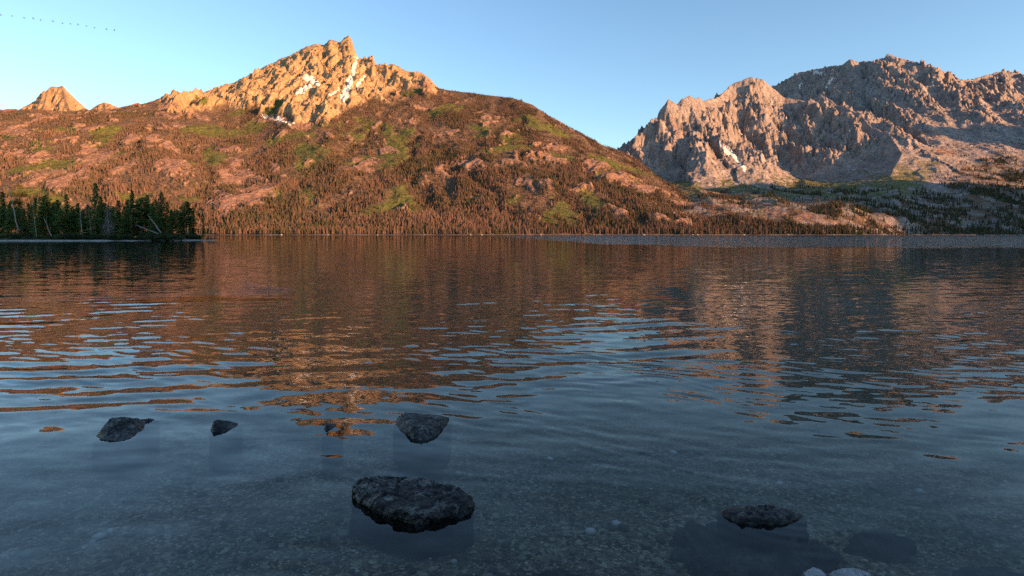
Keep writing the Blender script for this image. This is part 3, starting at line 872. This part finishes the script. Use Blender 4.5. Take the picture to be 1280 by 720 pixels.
def tube(bm, pts, radii, sides=7):
    prev = None
    for i, (p, r) in enumerate(zip(pts, radii)):
        p = Vector(p)
        d = (Vector(pts[min(i + 1, len(pts) - 1)]) - Vector(pts[max(i - 1, 0)])).normalized()
        x = d.orthogonal().normalized(); 
        if abs(d.z) < 0.99: x = d.cross(Vector((0, 0, 1))).normalized()
        else: x = Vector((1, 0, 0))
        y = d.cross(x).normalized()
        ring = [bm.verts.new(p + (x * math.cos(k * 6.2832 / sides) + y * math.sin(k * 6.2832 / sides)) * r) for k in range(sides)]
        if prev:
            for k in range(sides):
                bm.faces.new((prev[k], prev[(k + 1) % sides], ring[(k + 1) % sides], ring[k]))
        else: bm.faces.new(ring[::-1])
        prev = ring
    bm.faces.new(prev)

def bm_mesh(bm, name, smooth=True):
    me = bpy.data.meshes.new(name)
    bm.normal_update()
    bm.to_mesh(me); bm.free()
    if smooth:
        for f in me.polygons: f.use_smooth = True
    return me

def trunk_mesh(seed, h, r0, lean=0.02, top=0.03, bend=0.15):
    r = random.Random(seed)
    bm = bmesh.new()
    pts, rad = [], []
    for k in range(9):
        f = k / 8
        pts.append((lean * h * f + bend * r.uniform(-1, 1) * f, bend * r.uniform(-1, 1) * f, h * f - 0.3 * (k == 0)))
        rad.append(r0 * (1.25 if k == 0 else 1) * (1 - f) + top * f)
    tube(bm, pts, rad)
    # stubs of limbs
    for k in range(10):
        f = r.uniform(0.15, 0.8); a = r.uniform(0, 6.28); L = r.uniform(0.4, 1.1) * (1 - 0.5 * f)
        b = Vector(pts[int(f * 8)])
        tube(bm, [b, b + Vector((math.cos(a) * L, math.sin(a) * L, 0.1 * L))], [0.04, 0.012], 4)
    return bm_mesh(bm, 'conifer_trunk')

def crown_mesh(seed, h, w, base=0.08, shape='spire', dens=1.0):
    """boughs of small needle faces, drooping, spread through the crown's volume"""
    r = random.Random(seed)
    V, T = [], []
    n = int(h * 22 * dens)
    for k in range(n):
        f = (k + r.random()) / n
        z = h * (base + (1 - base) * f)
        if shape == 'spire': R = w * (1 - f) ** 0.85 * (0.75 + 0.25 * math.sin(f * 31 + seed)) + 0.12
        else: R = w * math.sin(math.pi * min(1, 0.16 + 0.84 * f)) ** 0.7 + 0.1
        R *= r.uniform(0.55, 1.15)
        a = r.random() * 6.2832
        droop = r.uniform(0.15, 0.45) if shape == 'spire' else r.uniform(-0.3, 0.15)
        ca, sa = math.cos(a), math.sin(a)
        m = max(4, int(R * 9))
        for j in range(m):
            q = R * (0.12 + 0.88 * (j + r.random()) / m)
            side = r.uniform(-1, 1) * (0.10 + 0.22 * q)
            cx, cy = ca * q - sa * side, sa * q + ca * side
            cz = z - droop * q + 0.05 * q * q + r.uniform(-0.10, 0.10)
            s = r.uniform(0.14, 0.30)
            da = a + r.uniform(-0.9, 0.9)
            tip = (cx + math.cos(da) * s * 1.5, cy + math.sin(da) * s * 1.5, cz - s * r.uniform(0.0, 0.7))
            nx, ny = -math.sin(da) * s * 0.45, math.cos(da) * s * 0.45
            i = len(V)
            V += [(cx + nx, cy + ny, cz + r.uniform(-.05, .05)), (cx - nx, cy - ny, cz + r.uniform(-.05, .05)), tip, (cx, cy, cz + s * 0.55)]
            T += [(i, i + 1, i + 2), (i, i + 2, i + 3)]
    for k in range(6):                                   # leader
        i = len(V); a = k * 1.05
        V += [(0.02, 0, h * 0.97), (math.cos(a) * 0.10, math.sin(a) * 0.10, h * 0.985), (0, 0, h * 1.02)]
        T += [(i, i + 1, i + 2)]
    return np_mesh('conifer_crown', np.array(V), [np.array(T)], smooth=False)

H0 = 12.0
protos = []
for s, w, shp, base in ((11, 2.1, 'spire', 0.05), (12, 1.7, 'spire', 0.06), (13, 2.5, 'spire', 0.04), (14, 2.3, 'round', 0.30), (15, 1.45, 'spire', 0.08)):
    cm = crown_mesh(s, H0, w, base, shp); cm.materials.append(M_near_tree)
    tm = trunk_mesh(s, H0 * 0.96, 0.17); tm.materials.append(M_bark)
    protos.append((tm, cm))

def near_tree(name, px, top, Y, kind, label, group=None, wide=1.0, base_z=0.6):
    h = CAMH + (HY - top) / F * Y - base_z
    root = empty(name, ((px - CX) / F * Y, Y, base_z))
    s = h / H0
    root.rotation_euler = (0, 0, random.uniform(0, 6.28))
    root.scale = (s * wide, s * wide, s)
    tm, cm = protos[kind]
    for nm, me in (('trunk', tm), ('crown', cm)):
        c = bpy.data.objects.new(nm, me); COL.objects.link(c); c.parent = root
    tag(root, label, 'tree', group)
    return root

GRP = 'conifers crowded on the wooded point'
FRONT = [  # px, top py, depth, kind, width, label
    (119, 229, 136, 0, 1.15, 'tallest dark conifer standing mid row on the wooded point'),
    (165, 238, 137, 1, 1.15, 'tall slim conifer right of the grey dead tree on the wooded point'),
    (202, 240, 138, 2, 1.25, 'broad pointed conifer above the leaning fallen log'),
    (233, 252, 139, 3, 1.2, 'round-topped bushy conifer second from the tip of the wooded point'),
    (254, 270, 136, 4, 1.2, 'small lone conifer at the very tip of the wooded point'),
    (57, 244, 137, 3, 0.9, 'round-topped pine behind the thin leaning pale trunk'),
    (83, 243, 138, 0, 1.2, 'pointed conifer between the round-topped pine and the tallest conifer'),
    (44, 247, 137, 4, 1.1, 'slender conifer just left of the round-topped pine on the wooded point'),
]
for px_, tp, Yd, kd, wd, lb in FRONT:
    near_tree('conifer', px_, tp, Yd, kd, lb, GRP, wd)
lab_c = 'dark green conifer packed into the dense row on the wooded point'
REST = [(-34, 240, 140), (-18, 236, 137), (-6, 244, 141), (3, 240, 138), (12, 254, 136), (20, 258, 141), (30, 262, 138), (36, 255, 143), (50, 258, 135), (66, 256, 142), (72, 250, 146), (77, 262, 135),
        (91, 258, 137), (97, 254, 144), (104, 262, 136), (110, 256, 146), (126, 246, 141), (131, 254, 146), (141, 258, 144), (148, 251, 139), (155, 258, 136), (159, 250, 147), (172, 252, 142),
        (178, 247, 139), (184, 244, 141), (190, 254, 136), (195, 250, 146), (209, 253, 142), (214, 262, 137), (220, 262, 144), (226, 266, 138), (241, 264, 143), (138, 262, 150), (62, 262, 150), (150, 266, 152), (10, 262, 150), (200, 262, 151), (88, 264, 152), (-50, 246, 139), (-65, 240, 141),
        (-12, 252, 158), (8, 256, 161), (26, 258, 157), (40, 257, 160), (54, 259, 158), (70, 258, 162), (84, 257, 157), (98, 260, 160), (112, 258, 158), (124, 256, 161), (144, 259, 157), (160, 257, 160), (172, 259, 158), (186, 258, 161), (200, 257, 157), (214, 263, 158), (228, 267, 155), (238, 270, 149)]
for i, (px_, tp, Yd) in enumerate(REST):
    near_tree('conifer', px_, tp, Yd, (0, 1, 2, 4, 1, 3)[i % 6], lab_c, GRP, random.uniform(1.25, 1.7))

# the yellow-green broadleaf tree behind them
def leaf_cloud(seed, n, centres, leaf):
    r = random.Random(seed)
    V, T = [], []
    for k in range(n):
        cx, cy, cz, R = r.choice(centres)
        d = Vector((r.gauss(0, 1), r.gauss(0, 1), r.gauss(0, 1))).normalized() * R * r.random() ** 0.45
        p = Vector((cx, cy, cz)) + Vector((d.x, d.y, d.z * 0.85))
        s = leaf * r.uniform(0.6, 1.4)
        a = Vector((r.gauss(0, 1), r.gauss(0, 1), r.gauss(0, 0.6))).normalized() * s
        b = a.cross(Vector((r.gauss(0, 1), r.gauss(0, 1), r.gauss(0, 1)))).normalized() * s * 0.6
        i = len(V)
        V += [p - a, p + b, p + a, p - b]
        T += [(i, i + 1, i + 2, i + 3)]
    return np_mesh('leaves', np.array([tuple(v) for v in V]), [np.array(T)], smooth=False)

Yb = 152.0
for px_, top, lb, rs in ((25, 229, 'yellow-green broadleaf tree rising behind the dark conifers at left edge', 1.0), (68, 252, 'short yellow-green broadleaf tree glimpsed behind the slender conifers', 0.7)):
    root = empty('broadleaf_tree', ((px_ - CX) / F * Yb, Yb, 1.3))
    h = CAMH + (HY - top) / F * Yb - 1.3
    bm = bmesh.new()
    tube(bm, [(0, 0, -0.3), (0.1, 0, h * 0.4), (-0.1, 0.1, h * 0.8)], [0.2, 0.14, 0.05])
    for k in range(6):
        a = k * 1.05
        tube(bm, [(0.05, 0, h * (0.35 + 0.06 * k)), (math.cos(a) * 1.2 * rs, math.sin(a) * 1.2 * rs, h * (0.5 + 0.06 * k))], [0.06, 0.02], 5)
    link('trunk', bm_mesh(bm, 'broadleaf_trunk'), M_bark, root)
    rr = random.Random(int(px_))
    cs = [(rr.uniform(-1.5, 1.5) * rs, rr.uniform(-1.5, 1.5) * rs, h * rr.uniform(0.42, 0.86), rr.uniform(0.8, 1.5) * rs) for _ in range(11)] + [(0, 0, h - 0.9 * rs, 0.9 * rs)]
    link('crown', leaf_cloud(int(px_), 3200, cs, 0.13), M_yellow, root)
    tag(root, lb, 'tree')

# grey dead tree with a haze of twigs
def dead_tree():
    Y = 133.5
    root = empty('dead_tree', ((135 - CX) / F * Y, Y, 0.5))
    h = CAMH + (HY - 253) / F * Y - 0.5
    bm = bmesh.new(); tube(bm, [(0, 0, -0.4), (0.05, 0, h * 0.4), (-0.08, 0, h * 0.75), (-0.12, 0, h)], [0.15, 0.12, 0.06, 0.02])
    link('trunk', bm_mesh(bm, 'dead_trunk'), M_dead, root)
    r = random.Random(5); bm = bmesh.new()
    for k in range(260):
        f = r.random(); z = h * (0.10 + 0.85 * f)
        L = (1.9 * math.sin(math.pi * min(1, 0.25 + f * 0.75)) if f < 0.45 else 1.7 * (1.05 - f)) * r.uniform(0.5, 1.1)
        a = r.uniform(0, 6.28); p0 = Vector((0, 0, z)); d = Vector((math.cos(a), math.sin(a), -r.uniform(0.1, 0.6)))
        p1 = p0 + d * L
        tube(bm, [p0, p0 + d * L * 0.5 + Vector((0, 0, 0.05)), p1], [0.03, 0.02, 0.008], 3)
        for j in range(6):
            q = p0 + d * L * r.uniform(0.3, 1)
            e = Vector((r.uniform(-1, 1), r.uniform(-1, 1), r.uniform(-1, 0.3))) * 0.38
            tube(bm, [q, q + e], [0.016, 0.006], 3)
    link('branches', bm_mesh(bm, 'dead_branches'), M_grey, root)
    tag(root, 'pale grey dead conifer with bare drooping twigs at the edge of the point', 'dead tree')
dead_tree()

def snag(name, a, b, Y0, Y1, r0, r1, label, cat, stubs=5, mat=M_dead):
    """bare trunk between two photo points"""
    A, B = Vector(W(a[0], a[1], Y0)), Vector(W(b[0], b[1], Y1))
    r = random.Random(int(a[0] * 7 + b[1]))
    bm = bmesh.new()
    n = 7
    pts = [(B - A) * (k / n) + Vector((r.uniform(-.06, .06), r.uniform(-.06, .06), r.uniform(-.05, .05))) for k in range(n + 1)]
    tube(bm, pts, [r0 + (r1 - r0) * k / n for k in range(n + 1)])
    for k in range(stubs):
        p = (B - A) * r.uniform(0.25, 0.95)
        d = Vector((r.uniform(-1, 1), r.uniform(-1, 1), r.uniform(-.3, 1))) * r.uniform(0.3, 0.9)
        tube(bm, [p, p + d], [0.035, 0.01], 4)
    o = link(name, bm_mesh(bm, name), mat)
    o.location = A
    tag(o, label, cat)
    return o
snag('snag', (23, 292), (11, 231), 134, 134, 0.17, 0.05, 'bare pale snag leaning left at the left end of the wooded point', 'snag')
snag('snag', (66, 300), (55, 272), 131.5, 132.5, 0.13, 0.05, 'thin pale dead trunk leaning left just above the water under the pines', 'snag')
snag('snag', (103.5, 300), (99.5, 262), 132, 132.5, 0.12, 0.05, 'thin bare trunk upright between the pointed and the tallest conifers', 'snag')
snag('snag', (114.5, 299), (110, 258), 132, 132.5, 0.13, 0.05, 'bare brown trunk close against the left of the tallest conifer', 'snag', mat=M_bark)
snag('snag', (46, 298), (40, 252), 133, 133, 0.10, 0.03, 'bare grey pole-thin trunk below the slender conifer', 'snag', mat=M_grey)
snag('fallen_log', (218, 300.5), (170, 281), 131.5, 135, 0.20, 0.10, 'pale fallen log slanting down to the water under the broad conifer', 'log', 6, M_grey)
snag('fallen_log', (201, 291), (186, 270), 133, 134, 0.16, 0.07, 'short broken log leaning above the long fallen one', 'log', 4)
snag('driftwood_log', (258, 298.6), (272, 297.9), 138.5, 141, 0.22, 0.15, 'dark log lying low in the water off the tip of the point', 'log', 2, M_bark)

# bushes at the water's edge
bush_me = []
for s in range(3):
    rr = random.Random(60 + s)
    cs = [(rr.uniform(-.9, .9), rr.uniform(-.6, .6), rr.uniform(0.25, 0.8), rr.uniform(0.35, 0.6)) for _ in range(7)]
    me = leaf_cloud(60 + s, 1100, cs, 0.075); me.materials.append(M_bush); bush_me.append(me)
for i in range(44):
    px_ = -20 + i * 6.2 + random.uniform(-3, 3)
    if px_ > 252: px_ = 246
    Yd = 132.5 + 2.0 * math.sin((px_ - CX) / F * 132 / 17 + 71 / 17) + random.uniform(-2.2, 1.2) + (8 if px_ > 225 else 0)
    o = bpy.data.objects.new('bush', bush_me[i % 3]); COL.objects.link(o)
    s = random.uniform(0.8, 1.7)
    o.location = ((px_ - CX) / F * Yd, Yd, 0.12); o.scale = (s * 1.2, s, s); o.rotation_euler = (0, 0, random.uniform(0, 6))
    tag(o, 'low leafy bush at the foot of the conifers along the water', 'bush', 'bushes along the edge of the wooded point')

shore_boulders()

# ------------------------------------------------------------------ rocks
def hull_rock(name, pts, mat, label, seed, amp=0.018, edge=0.02, smooth=2, group=None, chips=0.006):
    bm = bmesh.new()
    c = sum((Vector(p) for p in pts), Vector()) / len(pts)
    for p in pts: bm.verts.new(Vector(p) - c)
    r = bmesh.ops.convex_hull(bm, input=bm.verts[:])
    junk = [g for g in r['geom_interior'] + r['geom_unused'] if isinstance(g, bmesh.types.BMVert)]
    if junk: bmesh.ops.delete(bm, geom=list(set(junk)), context='VERTS')
    bmesh.ops.triangulate(bm, faces=bm.faces[:])
    for _ in range(9):
        es = [e for e in bm.edges if e.calc_length() > edge]
        if not es: break
        bmesh.ops.subdivide_edges(bm, edges=es, cuts=1)
        bmesh.ops.triangulate(bm, faces=[f for f in bm.faces if len(f.verts) > 3])
    for _ in range(smooth):
        bmesh.ops.smooth_vert(bm, verts=bm.verts[:], factor=0.5, use_axis_x=True, use_axis_y=True, use_axis_z=True)
    bm.normal_update()
    so = Vector((seed * 3.7, seed * 1.3, seed * 2.1))
    mv = []
    for v in bm.verts:
        p = v.co
        n1 = mnoise.fractal((p + so) * 6, 0.9, 2.1, 3)
        n2 = 1 - 2 * abs(mnoise.noise((p + so) * 13 + Vector((n1, n1, 0))))
        n3 = mnoise.fractal((p + so) * 40, 0.8, 2.1, 3)
        q = (p + so) * 11 + Vector((n1, -n1, n2)) * 0.5
        dist, cells = mnoise.voronoi(q)
        blk = mnoise.noise(cells[0] * 7.7 + so)                  # each cell stands a little out or in: broken, blocky faces
        crack = min(1.0, (dist[1] - dist[0]) * 5.0) - 1.0
        mv.append(v.normal * (amp * 0.8 * n1 + amp * 0.5 * n2 + amp * 1.1 * blk + amp * 0.5 * crack + chips * 0.35 * n3))
    for v, d in zip(bm.verts, mv): v.co += d
    me = bm_mesh(bm, name)
    o = link(name, me, mat)
    o.location = c
    tag(o, label, 'rock', group)
    return o

def on_top(px, py, Y):
    if Y < 1: Y = (CAMH - Y) * F / (py - HY)                     # given as a height above the water
    return Vector(W(px, py, Y))

def rock(name, line, tops, back, label, seed, mat=None, flare=1.0, depth=0.3, **kw):
    """line: photo points of the visible waterline, left to right; tops: (px, py, Y) crest points; back: metres the rock runs on behind"""
    wl = [ground_pt(*p) for p in line]
    bk = [wl[0] + Vector((0.1 * back, back * 0.8, 0)), wl[-1] + Vector((-0.1 * back, back * 0.8, 0))]
    allw = wl + bk
    c = sum(allw, Vector()) / len(allw)
    low = [c + (p - c) * flare + Vector((0, 0, -depth)) for p in allw]
    mid = [p + Vector((0, 0, -0.02)) for p in allw]
    return hull_rock(name, mid + low + [on_top(*t) for t in tops], mat or M_rock, label, seed, **kw)

rock('rock', [(115, 546), (128, 551), (146, 554), (163, 550), (176, 541), (189, 529)],
     [(138, 523, 4.28), (150, 521, 4.32), (163, 522.5, 4.36), (128, 534, 4.2), (172, 526, 4.45)], 0.16,
     'dark wet rock with a sharp hump farthest left in the shallows', 1, amp=0.010)
rock('rock', [(261, 538), (266, 541.5), (278, 541), (290, 538), (300, 533)],
     [(266, 525, 4.32), (272, 523.5, 4.36), (281, 524, 4.38), (291, 529, 4.40)], 0.10,
     'small dark rounded rock just right of the humped one', 2, amp=0.007)
rock('rock', [(402, 537), (408, 540), (418, 538), (428, 533)],
     [(408, 529.5, 4.34), (416, 528.5, 4.42), (426, 530.5, 4.45)], 0.08,
     'tiny dark rock barely breaking the surface in the orange reflection', 3, amp=0.005)
rock('rock', [(492, 531), (502, 541), (517, 550), (529, 553.5), (545, 547), (556, 537), (564, 527)],
     [(498, 521, 4.48), (506, 516.5, 4.5), (524, 517, 4.52), (540, 522, 4.52), (557, 524, 4.5), (512, 533, 4.22), (530, 536, 4.16), (545, 534, 4.25)], 0.2,
     'dark angular rock with a pale flat top below the orange reflection', 4, amp=0.010)
rock('rock', [(438, 622), (448, 628), (466, 632), (480, 643), (500, 652), (522, 658), (552, 652), (580, 645), (592, 633)],
     [(442, 608, 0.05), (452, 599, 0.07), (470, 594, 0.08), (505, 595, 0.078), (540, 600, 0.075), (572, 611, 0.062), (590, 622, 0.04),
      (446, 620, 0.03), (478, 633, 0.045), (500, 639, 0.05), (522, 644, 0.045), (556, 637, 0.052), (588, 627, 0.04)], 0.12,
     'largest dark slab rock with rough pale-flecked flat top in the foreground water', 5, amp=0.013, edge=0.0095, chips=0.007, smooth=1)
# the boulder that just breaks the surface at the right, mostly under water
def sunk(px, py, rx, ry, top, seed, label, amp=0.03, peak=None):
    """boulder whose crown lies at height top; px, py its middle in the photo"""
    c = ground_pt(px, py, top)
    r = random.Random(seed)
    pts = []
    for k in range(14):
        a = k / 14 * 6.283 + r.uniform(-.25, .25)
        q = r.uniform(0.72, 1.15)
        pts.append(c + Vector((math.cos(a) * rx * q, math.sin(a) * ry * q, -r.uniform(0.08, 0.24))))
        pts.append(c + Vector((math.cos(a) * rx * q * 1.08, math.sin(a) * ry * q * 1.08, -0.5)))
        q2 = r.uniform(0.3, 0.75)
        pts.append(c + Vector((math.cos(a) * rx * q2, math.sin(a) * ry * q2, -0.10 * q2 + r.uniform(-.04, 0.0))))
    if peak: pts += peak
    return hull_rock('rock', pts, M_sub, label, seed, amp=amp, edge=0.022, smooth=3)
sunk(938, 655, 0.44, 0.28, -0.045, 6, 'big dark boulder lying under water around the one that breaks the surface', 0.045)
rock('rock', [(902, 645), (915, 652), (935, 658), (965, 657), (990, 653), (1010, 647)],
     [(908, 639, 0.02), (925, 633, 0.04), (950, 631, 0.045), (980, 633, 0.04), (1003, 640, 0.02), (930, 646, 0.03), (965, 648, 0.03)], 0.10,
     'mottled rock crown barely breaking the surface at right', 7, depth=0.2, amp=0.012, edge=0.016, chips=0.01)
sunk(1098, 654, 0.16, 0.11, -0.09, 8, 'dark sunken stone right of the mottled rock crown', 0.02)
sunk(685, 706, 0.17, 0.10, -0.05, 9, 'dark rounded stone under water at the bottom middle', 0.02)
sunk(385, 672, 0.17, 0.12, -0.16, 10, 'dim sunken stone left below the largest slab rock', 0.02)
sunk(1255, 705, 0.22, 0.15, -0.06, 12, 'dark sunken stone in the bottom right corner', 0.02)
rock('rock', [(1004, 722), (1014, 728), (1030, 726), (1036, 718)], [(1008, 712, 2.48), (1016, 709, 2.52), (1026, 711, 2.5), (1032, 716, 2.47)], 0.05,
     'small pale stone at the bottom edge, left of a larger pale one', 13, M_pale, depth=0.14, amp=0.006, edge=0.012)
rock('rock', [(1036, 724), (1052, 732), (1078, 731), (1093, 722)], [(1040, 714, 2.48), (1055, 711, 2.5), (1072, 711, 2.5), (1086, 715, 2.48)], 0.05,
     'larger pale whitish stone at the bottom edge of the shallows', 14, M_pale, depth=0.14, amp=0.006, edge=0.012)

# pebbles on the bed
def pebbles(n):
    rg = np.random.default_rng(77)
    bm = bmesh.new(); bmesh.ops.create_icosphere(bm, subdivisions=1, radius=1)
    bv = np.array([v.co[:] for v in bm.verts]); bf = np.array([[v.index for v in f.verts] for f in bm.faces]); bm.free()
    Y = 1.9 + 3.6 * rg.random(n) ** 1.2
    X = (rg.random(n) * 2 - 1) * (Y * 0.98 + 0.2)
    Z = bed_z(X, Y) + 0.05 * fbm(X / 0.8, Y / 0.8, 4, 401)
    s = 0.0035 + 0.008 * rg.random(n) ** 3
    s[:420] = 0.014 + 0.022 * rg.random(420) ** 2                # a few cobbles among them
    sc = np.stack([s * (0.8 + 0.6 * rg.random(n)), s * (0.8 + 0.6 * rg.random(n)), s * (0.5 + 0.3 * rg.random(n))], -1)
    a = rg.random(n) * 6.28
    v = bv[None] * (1 + 0.25 * (rg.random((n, len(bv), 1)) - 0.5)) * sc[:, None, :]
    x = v[..., 0] * np.cos(a)[:, None] - v[..., 1] * np.sin(a)[:, None]; y = v[..., 0] * np.sin(a)[:, None] + v[..., 1] * np.cos(a)[:, None]
    v = np.stack([x + X[:, None], y + Y[:, None], v[..., 2] + Z[:, None] + s[:, None] * 0.5], -1)
    f = bf[None] + (np.arange(n) * len(bv))[:, None, None]
    me = np_mesh('pebbles', v.reshape(-1, 3), [f.reshape(-1, 3)])
    at = me.attributes.new('tone', 'FLOAT', 'POINT')
    at.data.foreach_set('value', np.repeat(rg.random(n), len(bv)).astype(np.float32))
    m = NT('mixed_pebble_stone')
    t = m.n('ShaderNodeAttribute', attribute_name='tone').outputs['Fac']
    m.princ(m.ramp(t, [(0.0, (0.04, 0.032, 0.02)), (0.5, (0.16, 0.13, 0.085)), (0.85, (0.36, 0.30, 0.21)), (1.0, (0.7, 0.63, 0.52))]), 0.7)
    tag(link('gravel', me, m.m), 'small mixed pebbles strewn over the shallow lake bed', 'gravel', None, 'stuff')
pebbles(16000)

# ------------------------------------------------------------------ birds
def bird_mesh(flap):
    bm = bmesh.new()
    tube(bm, [(0, -0.42, 0.02), (0, -0.30, 0.0), (0, -0.05, -0.02), (0, 0.18, 0.0), (0, 0.34, 0.03), (0, 0.52, 0.05), (0, 0.60, 0.06), (0, 0.68, 0.05)],
         [0.03, 0.07, 0.12, 0.09, 0.045, 0.035, 0.05, 0.012], 8)
    for s in (-1, 1):
        st = [(0.06, 0.12, -0.12, 0.02), (0.35, 0.16, -0.10, 0.02 + 0.30 * flap), (0.62, 0.06, -0.12, 0.02 + 0.42 * flap), (0.82, -0.10, -0.16, 0.02 + 0.36 * flap)]
        rows = []
        for x, y1, y2, z in st:
            rows.append([bm.verts.new((s * x, y1, z + 0.012)), bm.verts.new((s * x, y2, z + 0.012)), bm.verts.new((s * x, y2, z - 0.012)), bm.verts.new((s * x, y1, z - 0.012))])
        for a, b in zip(rows[:-1], rows[1:]):
            for k in range(4): bm.faces.new((a[k], a[(k + 1) % 4], b[(k + 1) % 4], b[k]))
        bm.faces.new(rows[0]); bm.faces.new(rows[-1][::-1])
    bmesh.ops.recalc_face_normals(bm, faces=bm.faces[:])
    return bm_mesh(bm, 'goose')
birds = [bird_mesh(f) for f in (0.7, 0.0, -0.6, 0.35)]
for b_ in birds: b_.materials.append(M_bird)
SPOTS = [(1, 19), (15, 20), (30, 22), (41.5, 23), (51, 25.3), (66, 26.6), (78, 28.6), (88, 30), (97.5, 31), (108, 32.5), (118, 34.2), (133, 36.6), (143, 38)]
for i, (bx, by) in enumerate(SPOTS):
    o = bpy.data.objects.new('bird', birds[i % 4]); COL.objects.link(o)
    Yd = 270 + 0.05 * bx
    o.location = W(bx, by, Yd)
    o.rotation_euler = (0, random.uniform(-0.4, 0.1), math.radians(-62 + random.uniform(-12, 12)))
    lb = 'small dark bird in flight, one of the long line high over the left peaks'
    if i == 0: lb = 'bird at the left end of the flying line, cut by the picture edge'
    if i == len(SPOTS) - 1: lb = 'foremost bird at the right end of the flying line'
    tag(o, lb, 'bird', 'birds flying in a line')
